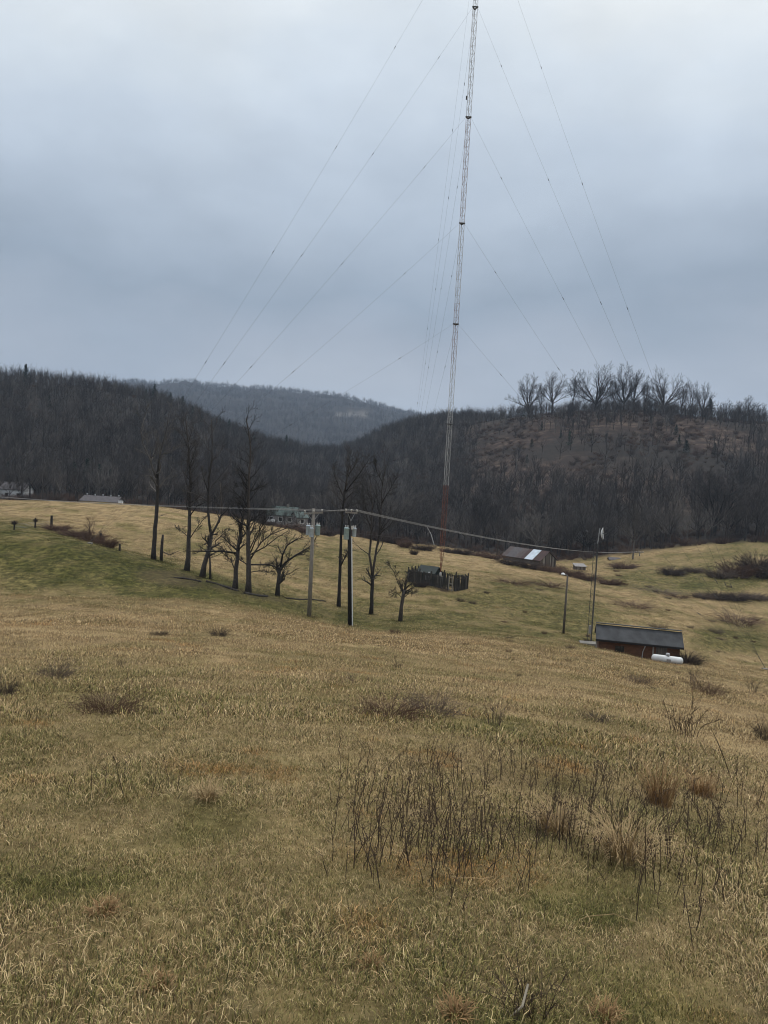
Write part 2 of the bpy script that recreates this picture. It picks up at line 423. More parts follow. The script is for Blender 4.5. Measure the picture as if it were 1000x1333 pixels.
# ------------------------------------------------------------------ land cover
def rb_of(u): return np.interp(u, [0, 40, 165, 215, 330, 410, 430, 573, 690, 780, 870, 1000], [252, 252, 232, 205, 212, 236, 225, 238, 214, 222, 232, 246])
def ell(u, v, cu, cv, ru, rv, ang=0.0):
    a = math.radians(ang); du, dv = u - cu, v - cv
    x = (du * math.cos(a) + dv * math.sin(a)) / ru; y = (-du * math.sin(a) + dv * math.cos(a)) / rv
    return 1 - sstep(0.55, 1.15, np.sqrt(x * x + y * y))
def cover(x, y, z):
    r = np.hypot(x, y); u, v = project(x, y, z)
    u = np.where(y < 0.3, 500, u); v = np.where(y < 0.3, 1500, v)
    n1 = fbm(x, y, 2.6, 21, 4); n2 = fbm(x, y, 14, 31, 4); n3 = fbm(x, y, .7, 41, 3)
    g = 0.38 + 0.55 * n1 + 0.35 * n2 + 0.35 * n3
    near = 1 - sstep(6, 16, r)
    g = g + 0.14 * near
    midtan = sstep(12, 24, r) * (1 - sstep(62, 76, r))
    g = g - 0.27 * midtan
    # green hollow, knoll and strip below the poles
    far = sstep(55, 70, r)
    gm = np.maximum.reduce([ell(u, v, 120, 755, 260, 46, 8), ell(u, v, 55, 712, 150, 34, 14), ell(u, v, 330, 780, 170, 22, 10), ell(u, v, 560, 812, 240, 26, 6),
                            ell(u, v, 700, 790, 120, 40, 8), .7 * ell(u, v, 480, 745, 160, 30, 10), ell(u, v, 960, 830, 70, 25),
                            ell(u, v, 890, 757, 140, 17, 0), .8 * ell(u, v, 960, 720, 90, 20, -14)])
    g = g + far * (0.62 * gm + .22 * ell(u, v, 90, 742, 200, 42, 8) - 0.10)
    g = g - far * 0.25 * (ell(u, v, 120, 668, 260, 20, 4) + ell(u, v, 650, 728, 200, 20, 10))
    g = g + 0.3 * ell(u, v, 770, 1180, 120, 38) * near + 0.25 * ell(u, v, 60, 1160, 110, 30) * near + .2 * ell(u, v, 560, 945, 160, 14)
    rb = rb_of(np.clip(u, 0, 1000))
    wood = sstep(-6, 10, r - rb)
    rust = wood * sstep(560, 640, u) * sstep(40, 90, r - rb) * sstep(-.25, .25, fbm(x, y, 40, 51, 4) + .12) * (1 - sstep(700, 1000, r))
    soil = ell(u, v, 222, 753, 52, 12, 8) * far * (1 - wood)
    soil = np.maximum(soil, .8 * ell(u, v, 320, 772, 60, 5, 12) * far * (1 - wood))
    pale = np.maximum(.5 * ell(u, v, 458, 540, 28, 3) * sstep(1000, 1300, r), ell(u, v, 524, 603, 14, 5, -20) * wood)
    lush_shade = far * np.maximum.reduce([1.25 * ell(u, v, 150, 745, 210, 32, 10), .6 * ell(u, v, 50, 712, 120, 26, 14), .8 * ell(u, v, 330, 788, 230, 12, 8), .7 * ell(u, v, 620, 832, 190, 9, 5), .6 * ell(u, v, 930, 760, 90, 8, -4), .5 * ell(u, v, 955, 832, 60, 14, 5)])
    lush_shade = lush_shade * np.clip(.72 + 1.3 * fbm(x, y * .6, 1.7, 101, 4), 0, 1.2) + far * (1 - wood) * .8 * sstep(.05, .45, fbm(x * .35, y * .6, 1.6, 111, 4))  # the stretched noise paints shadow streaks of the far slope into its colour
    lush_shade = lush_shade + near * (.9 * ell(u, v, 770, 1180, 130, 36) * sstep(-.3, .4, fbm(x, y, .5, 141, 3)) + .35 * ell(u, v, 60, 1155, 110, 24) + .6 * sstep(.15, .55, fbm(x, y, 1.1, 121, 3)))
    lush_shade = lush_shade + (1 - far) * (1 - near) * .45 * sstep(.1, .5, fbm(x * .6, y, 1.6, 131, 3))
    return np.clip(g, 0, 1), wood, rust, soil, pale, np.clip(lush_shade, 0, 1)

# ------------------------------------------------------------------ ground sheet
az_in = np.radians(np.linspace(-36, 36, 461))
az_out = np.radians(np.linspace(36, 324, 97))[1:-1]
azs = np.concatenate([az_in, az_out]); NA = len(azs)
rings = np.concatenate([np.exp(np.linspace(math.log(0.35), math.log(300), 380)), np.exp(np.linspace(math.log(300), math.log(4500), 190))[1:]])
A2, R2 = np.meshgrid(azs, rings)
gx, gy = (R2 * np.sin(A2)).ravel(), (R2 * np.cos(A2)).ravel()
gzv = ground(gx, gy)
gv = np.concatenate([[[0, 0, float(ground(np.array([0.]), np.array([.3]))[0])]], np.stack([gx, gy, gzv], 1)])
NRG = len(rings)
ii = np.arange(NRG - 1)[:, None] * NA + np.arange(NA)[None, :] + 1
jj = np.arange(NRG - 1)[:, None] * NA + (np.arange(NA)[None, :] + 1) % NA + 1
quads = np.stack([ii, ii + NA, jj + NA, jj], -1).reshape(-1, 4)
tris = np.stack([np.zeros(NA, int), np.arange(NA) + 1, (np.arange(NA) + 1) % NA + 1], 1)
me = bpy.data.meshes.new('ground')
me.vertices.add(len(gv)); me.vertices.foreach_set('co', gv.ravel())
nl = quads.size + tris.size
me.loops.add(nl); me.loops.foreach_set('vertex_index', np.concatenate([quads.ravel(), tris.ravel()]).astype(np.int32))
npoly = len(quads) + len(tris)
me.polygons.add(npoly)
ls = np.concatenate([np.arange(len(quads)) * 4, quads.size + np.arange(len(tris)) * 3]).astype(np.int32)
me.polygons.foreach_set('loop_start', ls)
me.update(calc_edges=True); me.validate()
me.polygons.foreach_set('use_smooth', [True] * len(me.polygons))
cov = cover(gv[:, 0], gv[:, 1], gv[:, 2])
for nm, arr in zip(('green', 'wood', 'rust', 'soil', 'pale', 'lush_shade'), cov):
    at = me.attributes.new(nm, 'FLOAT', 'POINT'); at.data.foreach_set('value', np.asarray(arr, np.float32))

m, n, l, b = nodes_of('pasture_soil_and_litter')
b.inputs['Roughness'].default_value = 0.95; b.inputs['Specular IOR Level'].default_value = 0.1
def attr(nm):
    a = n.new('ShaderNodeAttribute'); a.attribute_name = nm; return a.outputs['Fac']
geo = n.new('ShaderNodeNewGeometry')
def noise(sc, det=6, ro=.6, stretch=None):
    x = n.new('ShaderNodeTexNoise'); x.inputs['Scale'].default_value = sc; x.inputs['Detail'].default_value = det; x.inputs['Roughness'].default_value = ro
    if stretch:
        q = n.new('ShaderNodeMapping'); q.inputs['Scale'].default_value = stretch; l.new(geo.outputs['Position'], q.inputs[0]); l.new(q.outputs[0], x.inputs['Vector'])
    else: l.new(geo.outputs['Position'], x.inputs['Vector'])
    return x.outputs[0]
def ramp2(fac, stops):
    r_ = n.new('ShaderNodeValToRGB'); e = r_.color_ramp.elements
    while len(e) < len(stops): e.new(.5)
    for q, (p, c) in zip(e, stops): q.position = p; q.color = (*c, 1)
    l.new(fac, r_.inputs[0]); return r_.outputs[0]
def mixc(f, a, c):
    x = n.new('ShaderNodeMix'); x.data_type = 'RGBA'; l.new(f, x.inputs['Factor']); l.new(a, x.inputs['A']); l.new(c, x.inputs['B']); return x.outputs['Result']
fine = noise(9, 8, .7); mid = noise(.9, 6, .65, (1, .45, 1)); big = noise(.12, 5, .6)
straw = ramp2(fine, [(.25, (.030, .021, .012)), (.46, (.18, .125, .062)), (.64, (.48, .36, .20))])
straw2 = ramp2(mid, [(.36, (.066, .045, .022)), (.48, (.225, .158, .076)), (.62, (.44, .32, .165))])
grn = ramp2(noise(2.2, 8, .72, (1, .5, 1)), [(.30, (.016, .018, .006)), (.48, (.080, .070, .024)), (.62, (.21, .170, .066))])
h = n.new('ShaderNodeMix'); h.data_type = 'RGBA'; h.inputs['Factor'].default_value = .5; l.new(straw, h.inputs['A']); l.new(straw2, h.inputs['B'])
gadd = n.new('ShaderNodeMath'); gadd.operation = 'MULTIPLY_ADD'; gadd.inputs[1].default_value = 1.5; gadd.inputs[2].default_value = -.75; l.new(mid, gadd.inputs[0])
gs = n.new('ShaderNodeMath'); gs.operation = 'ADD'; gs.use_clamp = True; l.new(attr('green'), gs.inputs[0]); l.new(gadd.outputs[0], gs.inputs[1])
c = mixc(gs.outputs[0], h.outputs['Result'], grn)
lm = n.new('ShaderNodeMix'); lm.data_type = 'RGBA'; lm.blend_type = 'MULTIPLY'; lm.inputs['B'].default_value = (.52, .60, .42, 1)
l.new(attr('lush_shade'), lm.inputs['Factor']); l.new(c, lm.inputs['A']); c = lm.outputs['Result']
soilc = ramp2(fine, [(.3, (.035, .024, .015)), (.7, (.12, .082, .050))])
sm_ = n.new('ShaderNodeMath'); sm_.operation = 'MULTIPLY_ADD'; sm_.use_clamp = True; sm_.inputs[1].default_value = 3.0; sm_.inputs[2].default_value = -1.6; l.new(noise(1.4, 7, .7), sm_.inputs[0])
s2_ = n.new('ShaderNodeMath'); s2_.operation = 'ADD'; s2_.use_clamp = True; l.new(sm_.outputs[0], s2_.inputs[0]); s2_.inputs[1].default_value = .45
s3_ = n.new('ShaderNodeMath'); s3_.operation = 'MULTIPLY'; l.new(attr('soil'), s3_.inputs[0]); l.new(s2_.outputs[0], s3_.inputs[1])
c = mixc(s3_.outputs[0], c, soilc)
litter = ramp2(noise(.35, 8, .7), [(.3, (.015, .013, .012)), (.55, (.028, .024, .021)), (.75, (.046, .037, .031))])
c = mixc(attr('wood'), c, litter)
rustc = ramp2(noise(.16, 8, .65, (1, 1, 2.5)), [(.32, (.024, .018, .016)), (.50, (.044, .030, .024)), (.68, (.135, .100, .076))])
c = mixc(attr('rust'), c, rustc)
palec = ramp2(big, [(.3, (.20, .185, .16)), (.7, (.28, .26, .23))])
c = mixc(attr('pale'), c, palec)
l.new(c, b.inputs['Base Color'])
bp = n.new('ShaderNodeBump'); bp.inputs['Strength'].default_value = .8; bp.inputs['Distance'].default_value = .06
l.new(noise(5, 9, .75), bp.inputs['Height']); l.new(bp.outputs[0], b.inputs['Normal'])
me.materials.append(m)
tag(link('ground', me), None, None, None, 'structure')

# ------------------------------------------------------------------ scatter of what nobody could count
PROTO = bpy.data.collections.new('scatter_sources')      # never linked to the scene
def proto_collection(name, meshes):
    c = bpy.data.collections.new(name)
    for k, q in enumerate(meshes):
        o = bpy.data.objects.new('%s_%02d' % (name, k), q); c.objects.link(o)
    return c
def scatter(name, pts, rot, scl, idx, coll, extra=None):
    q = bpy.data.meshes.new(name)
    q.vertices.add(len(pts)); q.vertices.foreach_set('co', np.asarray(pts, np.float32).ravel())
    a = q.attributes.new('rot', 'FLOAT_VECTOR', 'POINT'); a.data.foreach_set('vector', np.asarray(rot, np.float32).ravel())
    a = q.attributes.new('scl', 'FLOAT_VECTOR', 'POINT'); a.data.foreach_set('vector', np.asarray(scl, np.float32).ravel())
    a = q.attributes.new('idx', 'INT', 'POINT'); a.data.foreach_set('value', np.asarray(idx, np.int32))
    for k, vals in (extra or {}).items():
        a = q.attributes.new(k, 'FLOAT', 'POINT'); a.data.foreach_set('value', np.asarray(vals, np.float32))
    q.update()
    o = link(name, q)
    ng = bpy.data.node_groups.new(name, 'GeometryNodeTree')
    ng.interface.new_socket('Geometry', in_out='INPUT', socket_type='NodeSocketGeometry')
    ng.interface.new_socket('Geometry', in_out='OUTPUT', socket_type='NodeSocketGeometry')
    N, L = ng.nodes, ng.links
    gi, go = N.new('NodeGroupInput'), N.new('NodeGroupOutput')
    iop = N.new('GeometryNodeInstanceOnPoints'); ci = N.new('GeometryNodeCollectionInfo')
    ci.inputs['Collection'].default_value = coll; ci.inputs['Separate Children'].default_value = True; ci.inputs['Reset Children'].default_value = True
    def na(nm, ty):
        x = N.new('GeometryNodeInputNamedAttribute'); x.data_type = ty; x.inputs['Name'].default_value = nm; return x.outputs['Attribute']
    L.new(gi.outputs[0], iop.inputs['Points']); L.new(ci.outputs[0], iop.inputs['Instance'])
    iop.inputs['Pick Instance'].default_value = True
    L.new(na('idx', 'INT'), iop.inputs['Instance Index'])
    e2r = N.new('FunctionNodeEulerToRotation'); L.new(na('rot', 'FLOAT_VECTOR'), e2r.inputs[0]); L.new(e2r.outputs[0], iop.inputs['Rotation'])
    L.new(na('scl', 'FLOAT_VECTOR'), iop.inputs['Scale'])
    L.new(iop.outputs[0], go.inputs[0])
    md = o.modifiers.new('scatter', 'NODES'); md.node_group = ng
    return o

def tuft_mesh(seed, nb, spread, h0, h1, w, bend, segs=3):
    rr = np.random.RandomState(seed); v, f, rn = [], [], []
    for b_ in range(nb):
        a = rr.rand() * 6.283; rad = spread * math.sqrt(rr.rand())
        p = np.array([rad * math.cos(a), rad * math.sin(a), -0.01])
        a2 = a + rr.randn() * 1.1; hd = np.array([math.cos(a2), math.sin(a2), 0]); side = np.array([-hd[1], hd[0], 0])
        tw = rr.randn() * .8
        side = side * math.cos(tw) + hd * math.sin(tw) * .6
        L_ = h0 + (h1 - h0) * rr.rand() ** 1.6; th = abs(rr.randn()) * .35; dth = bend * (.3 + .9 * rr.rand()) / segs
        o = len(v); ww = w * (.6 + .8 * rr.rand())
        for s_ in range(segs + 1):
            k = 1 - (s_ / segs) ** 1.5
            if s_ < segs: v += [tuple(p - side * ww * k * .5), tuple(p + side * ww * k * .5)]
            else: v += [tuple(p)]
            st = L_ / segs
            p = p + st * (hd * math.sin(th) + np.array([0, 0, math.cos(th)])) + side * rr.randn() * st * .15
            if p[2] < .004: p[2] = .004
            th += dth
        for s_ in range(segs - 1): f.append((o + 2*s_, o + 2*s_ + 1, o + 2*s_ + 3, o + 2*s_ + 2))
        f.append((o + 2*segs - 2, o + 2*segs - 1, o + 2*segs))
        rn += [rr.rand()] * (2 * segs + 1)
    q = bpy.data.meshes.new('grass_tuft'); q.from_pydata(v, [], f)
    at = q.attributes.new('rnd', 'FLOAT', 'POINT'); at.data.foreach_set('value', np.asarray(rn, np.float32))
    q.materials.append(M['grass']); return q
tufts = [tuft_mesh(1, 90, .14, .02, .060, .0036, 1.8, 3), tuft_mesh(2, 90, .14, .02, .075, .0034, 2.6, 3), tuft_mesh(3, 90, .13, .012, .050, .0042, 1.3),
         tuft_mesh(4, 60, .09, .03, .10, .0034, 2.0, 4), tuft_mesh(5, 46, .16, .04, .12, .0032, 3.0, 4),
         tuft_mesh(6, 60, .28, .03, .09, .0085, 2.0), tuft_mesh(7, 60, .30, .04, .13, .0080, 2.6), tuft_mesh(8, 60, .26, .02, .07, .0095, 1.5),
         tuft_mesh(9, 64, .70, .03, .10, .020, 1.8, 2), tuft_mesh(10, 64, .75, .04, .14, .020, 2.2, 2), tuft_mesh(11, 50, .5, .05, .2, .018, 1.8, 2)]
tcoll = proto_collection('grass_tuft', tufts)
P_, I_ = [], []
for (r0, r1, dens, ids) in ((1.3, 5, 300, (0, 0, 1, 1, 2, 2, 3, 4)), (5, 10, 170, (0, 0, 1, 1, 2, 2, 3, 4)), (10, 18, 60, (0, 1, 5, 6, 7)), (18, 34, 26, (5, 6, 7)), (34, 64, 9.0, (5, 8, 9)), (64, 135, 3.4, (8, 9, 8, 10)), (135, 225, 1.3, (8, 9, 10))):
    amax = math.radians(37 if r0 < 15 else 33)
    cnt = int(amax * (r1 * r1 - r0 * r0) * dens)
    rr_ = np.sqrt(NR.rand(cnt) * (r1 * r1 - r0 * r0) + r0 * r0); aa = (NR.rand(cnt) * 2 - 1) * amax
    P_.append(np.stack([rr_ * np.sin(aa), rr_ * np.cos(aa)], 1)); I_.append(np.array(ids)[NR.randint(0, len(ids), cnt)])
for (u0, v0, rd, cn) in [(200, 729, .8, 30), (210, 731, .5, 18), (243, 743, .9, 34), (263, 751, .9, 34), (274, 754, .4, 14), (306, 766, .9, 34), (323, 771, 1.0, 36), (361, 776, .8, 30), (441, 790, .7, 26), (483, 800, .7, 26),
                         (521, 809, .7, 26), (402.5, 803, .55, 26), (456, 815, .6, 30), (733.5, 825, .5, 22), (769, 838, .9, 40)] + [(532 + 6 * q, 758 + 1.25 * q, .6, 14) for q in range(11)] + [(780 + 8 * q, 851 + 1.2 * q, .6, 12) for q in range(13)]:
    hb_ = hit(u0, v0, 200); a_ = NR.rand(cn) * 6.283; q_ = rd * np.sqrt(NR.rand(cn)) * 1.3
    P_.append(np.stack([hb_.x + q_ * np.cos(a_), hb_.y + q_ * np.sin(a_)], 1)); I_.append(np.full(cn, 10))
P_ = np.concatenate(P_); I_ = np.concatenate(I_)
zz = ground(P_[:, 0], P_[:, 1])
g_, wood_, rust_, soil_, pale_, lush_shade_ = cover(P_[:, 0], P_[:, 1], zz)
clump = fbm(P_[:, 0], P_[:, 1], .9, 61, 3)
keep = (wood_ < .3) & (NR.rand(len(P_)) > soil_ * .9)
tone = np.clip((fbm(P_[:, 0], P_[:, 1], .8, 71, 2) - .30) * 5, 0, 1) * (NR.rand(len(P_)) < .75)
sc = (.75 + .5 * NR.rand(len(P_))) * (1 + .9 * np.clip(clump, -.3, .7))
eps = .15
nx = -(ground(P_[:, 0] + eps, P_[:, 1]) - ground(P_[:, 0] - eps, P_[:, 1])) / (2 * eps); ny = -(ground(P_[:, 0], P_[:, 1] + eps) - ground(P_[:, 0], P_[:, 1] - eps)) / (2 * eps)
# tilt with the slope: yaw last needs euler order, small tilts are enough here
rot = np.stack([np.clip(-ny, -.4, .4) * 0, nx * 0, NR.rand(len(P_)) * 6.283], 1)
pts = np.stack([P_[:, 0], P_[:, 1], zz], 1)
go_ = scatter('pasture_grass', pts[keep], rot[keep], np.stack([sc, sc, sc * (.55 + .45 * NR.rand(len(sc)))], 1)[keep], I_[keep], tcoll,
              {'green': np.clip(g_ * .9, 0, 1)[keep], 'tone': tone[keep], 'lush_shade': lush_shade_[keep]})
tag(go_, 'dry straw coloured and olive green grass covering the pasture', None, None, 'stuff')

# ------------------------------------------------------------------ bare trees
MINR = [.005]
def grow(trunk, crown, p, d, L, r, lvl, mx, rng, up=.12, counts=(9, 6, 5, 4), spread=(.5, .95), wig=.16, t0=.35, ratio=(.42, .68)):
    n = 5 if lvl == 0 else (4 if lvl == 1 else (3 if lvl == 2 else 2))
    pts = [p.copy()]; rad = [r]; dirs = [d.copy()]
    q, dd = p.copy(), d.copy()
    for k in range(n):
        dd = (dd + Vector((rng.gauss(0, wig), rng.gauss(0, wig), rng.gauss(0, wig) + up * (1 if lvl else .3)))).normalized()
        q = q + dd * (L / n); pts.append(q.copy()); dirs.append(dd.copy())
        rad.append(max(r * (1 - .82 * (k + 1) / n), .004))
    if lvl >= mx: crown.spike(pts[0], pts[-1], r)
    else: (trunk if lvl == 0 else crown).tube(pts, rad, (7, 5, 4, 3, 3)[min(lvl, 4)], cap=False)
    if lvl >= mx: return
    limbs(trunk, crown, pts, rad, L, lvl, mx, rng, up, counts, spread, wig, t0, ratio)
def limbs(trunk, crown, pts, rad, L, lvl, mx, rng, up=.12, counts=(9, 6, 5, 4), spread=(.5, .95), wig=.16, t0=.35, ratio=(.42, .68), n=None):
    n = n or counts[min(lvl, len(counts) - 1)]
    for k in range(n):
        t = t0 + (1 - t0) * (k + rng.random()) / n if lvl == 0 else .25 + .75 * (k + rng.random()) / n
        t = min(t, .995); s_ = t * (len(pts) - 1); i = int(s_); fr = s_ - i
        pos = pts[i].lerp(pts[i + 1], fr); base = (pts[i + 1] - pts[i]).normalized(); rr = rad[i] * (1 - fr) + rad[i + 1] * fr
        an = rng.uniform(*spread); az = rng.random() * 6.283; o = base.orthogonal().normalized(); w = base.cross(o)
        dd = (base * math.cos(an) + (o * math.cos(az) + w * math.sin(az)) * math.sin(an)).normalized()
        grow(trunk, crown, pos, dd, L * rng.uniform(*ratio) * (1.15 - .5 * t), max(rr * rng.uniform(.45, .7), MINR[0]), lvl + 1, mx, rng, up, counts, spread, wig, .3, ratio)

def bare_tree_meshes(seed, h, r, mx, counts, twig, **kw):
    rng = random.Random(seed); t, c = MB(), MB()
    grow(t, c, Vector((0, 0, -.3)), Vector((rng.gauss(0, .04), rng.gauss(0, .04), 1)).normalized(), h, r, 0, mx, rng, counts=counts, **kw)
    return t, c
def fan_tree(seed, h, r, nl, mx=3, wide=1.0, trunk_f=.28, counts=(8, 6, 5)):
    rng = random.Random(seed); t, c = MB(), MB()
    p = Vector((0, 0, -.4)); pts = [p]
    for k in range(4):
        p = p + Vector((rng.gauss(0, .05) * h * .1, rng.gauss(0, .05) * h * .1, (h * trunk_f + .4) / 4)); pts.append(p)
    rad = [r * (1.25, 1.0, .92, .88, .85)[k] for k in range(5)]
    t.tube(pts, rad, 9, cap=False)
    for k in range(nl):
        an = (.12 + .75 * (k / max(nl - 1, 1)) ** .8) * wide * rng.uniform(.85, 1.15); az = k * 2.4 + rng.uniform(-.4, .4)
        st = pts[-1] if k < 3 else pts[-2].lerp(pts[-1], rng.random())
        d = Vector((math.sin(an) * math.cos(az), math.sin(an) * math.sin(az), math.cos(an)))
        L = h * (1 - trunk_f) * (1.0 - .22 * an) * rng.uniform(.82, 1.02)
        n = 6; q = st.copy(); lp = [q]; rr = r * rng.uniform(.42, .6); lr_ = [rr]; dd = d.copy()
        for i in range(n):
            dd = (dd + Vector((rng.gauss(0, .13), rng.gauss(0, .13), rng.gauss(.05, .08)))).normalized(); q = q + dd * L / n; lp.append(q); lr_.append(max(rr * (1 - .85 * (i + 1) / n), .012))
        c.tube(lp, lr_, 6, cap=False)
        limbs(c, c, lp, lr_, L * .75, 1, mx + 1, rng, .10, (9, counts[0], counts[1], counts[2]), (.35, .85), .16, .2, (.42, .66), n=counts[0])
    return t, c
woods = []      # (trunk mesh, crown mesh) kinds for the far woods
for k in range(7):
    pale = k in (2, 5)
    MINR[0] = .012
    if k != 4: t, c = fan_tree(240 + k, (11, 9, 10, 12, 0, 8.5, 10.5)[k], .2, 7, 2, 1.05, .34, (6, 5, 4))
    else: t, c = bare_tree_meshes(200 + k, (9.5, 8.5, 10.5, 7.5, 9, 8, 11)[k], .17, 3, (11, 6, 5), .02, spread=(.35, .85), t0=.28, ratio=(.40, .62))
    woods.append((t, c, pale))
MINR[0] = .005
WM = [(t.mesh('trunk', M['bark_grey' if p else 'bark']), c.mesh('crown', M['twig_pale' if p else 'twig'])) for t, c, p in woods]
WJ = []
for t, c, p in woods:
    j = MB(); j.tri_mesh(t.v, t.f, 0); j.tri_mesh(c.v, c.f, 1)
    WJ.append(j.mesh('woodland_tree', [M['bark_grey' if p else 'bark'], M['twig_pale' if p else 'twig']]))
def shrub_mesh(seed, n, h, w, mats, thick=.012, twigs=4, lean=.7, base=.35):
    rng = random.Random(seed); s_ = MB()
    for k in range(n):
        a = rng.random() * 6.283; b0 = w * base * math.sqrt(rng.random()) * (1 + .35 * math.sin(a * 2 + seed))
        p = Vector((b0 * math.cos(a), b0 * math.sin(a), -.05)); hd = Vector((math.cos(a + rng.gauss(0, .6)), math.sin(a + rng.gauss(0, .6)), 0))
        th = abs(rng.gauss(0, .35)) * lean; L = h * rng.uniform(.35, 1.2); pts = [p]; dth = lean * rng.uniform(.1, .55)
        for q in range(4):
            p = p + (hd * math.sin(th) * (w / h if w > h else 1) + Vector((0, 0, math.cos(th)))) * L / 4 + Vector((rng.gauss(0, .04), rng.gauss(0, .04), rng.gauss(0, .02))) * L
            if p.z < .01: p.z = .01
            pts.append(p); th += dth
        s_.tube(pts, [thick * (1 - .2 * i) for i in range(5)], 3, cap=False)
        for q in range(twigs):
            i = rng.randint(1, 3); a0 = pts[i].lerp(pts[i + 1], rng.random())
            dd = ((pts[i + 1] - pts[i]).normalized() + Vector((rng.gauss(0, .6), rng.gauss(0, .6), rng.gauss(.15, .5)))).normalized()
            s_.spike(a0, a0 + dd * h * rng.uniform(.12, .4), thick * .6)
    return s_.mesh('stems', mats)
brushm = [shrub_mesh(300 + k, 70, 1.8, 2.4, M[mm_], .02, 5) for k, mm_ in enumerate(('brush_dark', 'bramble', 'bramble_grey'))]

# positions of the far woods
def wood_points(n, rmax, rmin=185):
    aa = np.radians(NR.uniform(-31, 31, n)); rr_ = np.sqrt(NR.rand(n) * (rmax ** 2 - rmin ** 2) + rmin ** 2)
    x, y = rr_ * np.sin(aa), rr_ * np.cos(aa); z = ground(x, y); u, v = project(x, y, z)
    return x, y, z, u, v, rr_
x, y, z, u, v, r = wood_points(15500, 720)
rb = rb_of(np.clip(u, 0, 1000))
dens = np.where(r > rb + 3, 1.0, 0.0)
open_hill = sstep(590, 640, u) * (1 - sstep(618, 652, v + 22 * fbm(x, y, 30, 77, 3))) * sstep(540, 556, v + 5 * fbm(x, y, 25, 79, 2))
cl = sstep(-.1, .35, fbm(x, y, 45, 81, 3) - .15 + .55 * ell(u, v, 800, 560, 90, 40) + .35 * ell(u, v, 960, 600, 60, 50))
dens = dens * (1 - open_hill * (.93 - .58 * cl))
dens = dens * np.where((u > 880) & (u < 900) & (v > 665), .2, 1)
k_ = NR.rand(len(x)) < dens
X, Y, Z, U, V, RR = x[k_], y[k_], z[k_], u[k_], v[k_], r[k_]
order = np.argsort(RR); X, Y, Z, U, V, RR = [a[order] for a in (X, Y, Z, U, V, RR)]
inview = (U > -25) & (U < 1025)
ind = np.nonzero(inview)[0]
ind = ind[:250]
single = set(ind.tolist())
rest = np.array([i for i in range(len(X)) if i not in single])
wcoll = proto_collection('woodland_tree', WJ)
def ups(n, lo=.7, hi=1.25):
    s0 = NR.uniform(lo, hi, n); return np.stack([s0 * NR.uniform(.85, 1.2, n), s0 * NR.uniform(.85, 1.2, n), s0], 1)
crest_small = np.where(RR > 400, .85, 1.0)
o = scatter('distant_woods', np.stack([X, Y, Z], 1)[rest], np.stack([np.zeros(len(rest)), np.zeros(len(rest)), NR.rand(len(rest)) * 6.283], 1),
            ups(len(rest)) * crest_small[rest][:, None], NR.randint(0, 7, len(rest)), wcoll)
tag(o, 'bare grey brown winter woods covering the hills behind the pasture', None, None, 'stuff')
# individuals along the near edge of the woods
wroots = {}
n_wood = 0
def zone(u):
    for lim, nm in ((60, 'behind the white building'), (170, 'behind the long low roof'), (340, 'behind the row of dead trees'), (420, 'around the green roofed house'), (560, 'behind the two utility poles'),
                    (650, 'behind the radio mast'), (760, 'behind the old barn'), (865, 'beyond the dish mast'), (2000, 'at the top of the right field')):
        if u < lim: return nm
wl_names = ('slender dark bare tree at the front edge of the woods', 'pale grey bare tree at the front edge of the woods')
for i in ind:
    k = R.randrange(7); pale = WJ[k] is WJ[2] or WJ[k] is WJ[5]
    if k not in wroots:
        ro = thing('bare_tree', wl_names[1 if pale else 0], 'tree', (X[i], Y[i], Z[i]), R.random() * 6.28, 'bare trees along the edge of the woods', R.uniform(.75, 1.25))
        link('trunk', WM[k][0], ro); link('crown', WM[k][1], ro); wroots[k] = ro
    else:
        ro = copy_thing(wroots[k], (X[i], Y[i], Z[i]), R.random() * 6.28, R.uniform(.75, 1.25))
    ro['label'] = ('pale grey' if pale else 'slender dark') + ' bare tree of the wood edge ' + zone(U[i])
    ro['group'] = 'bare trees of the wood edge ' + zone(U[i])
# undergrowth
x, y, z, u, v, r = wood_points(15000, 560, 180)
rb = rb_of(np.clip(u, 0, 1000))
k_ = (r > rb - 2) & (NR.rand(len(x)) < np.where(r < rb + 30, 1, .9 * sstep(-.25, .45, fbm(x, y, 30, 91, 4))))
bcoll = proto_collection('undergrowth_shrub', brushm)
nb_ = int(k_.sum())
o = scatter('undergrowth', np.stack([x, y, z], 1)[k_], np.stack([np.zeros(nb_), np.zeros(nb_), NR.rand(nb_) * 6.283], 1), ups(nb_, .5, 1.3), NR.randint(0, 3, nb_), bcoll)
tag(o, 'tangled brown undergrowth below the bare woods', None, None, 'stuff')
# the hazy far ridge
x, y, z, u, v, r = wood_points(30000, 2900, 760)
k_ = (u > 120) & (u < 760) & (z > -20) & (ell(u, v, 458, 538, 34, 5) < .3)
nb_ = int(k_.sum())
o = scatter('far_ridge_woods', np.stack([x, y, z], 1)[k_], np.stack([np.zeros(nb_), np.zeros(nb_), NR.rand(nb_) * 6.283], 1), ups(nb_, 1.0, 1.9), NR.randint(0, 7, nb_), wcoll)
tag(o, 'misty blue grey woods on the far ridge', None, None, 'stuff')

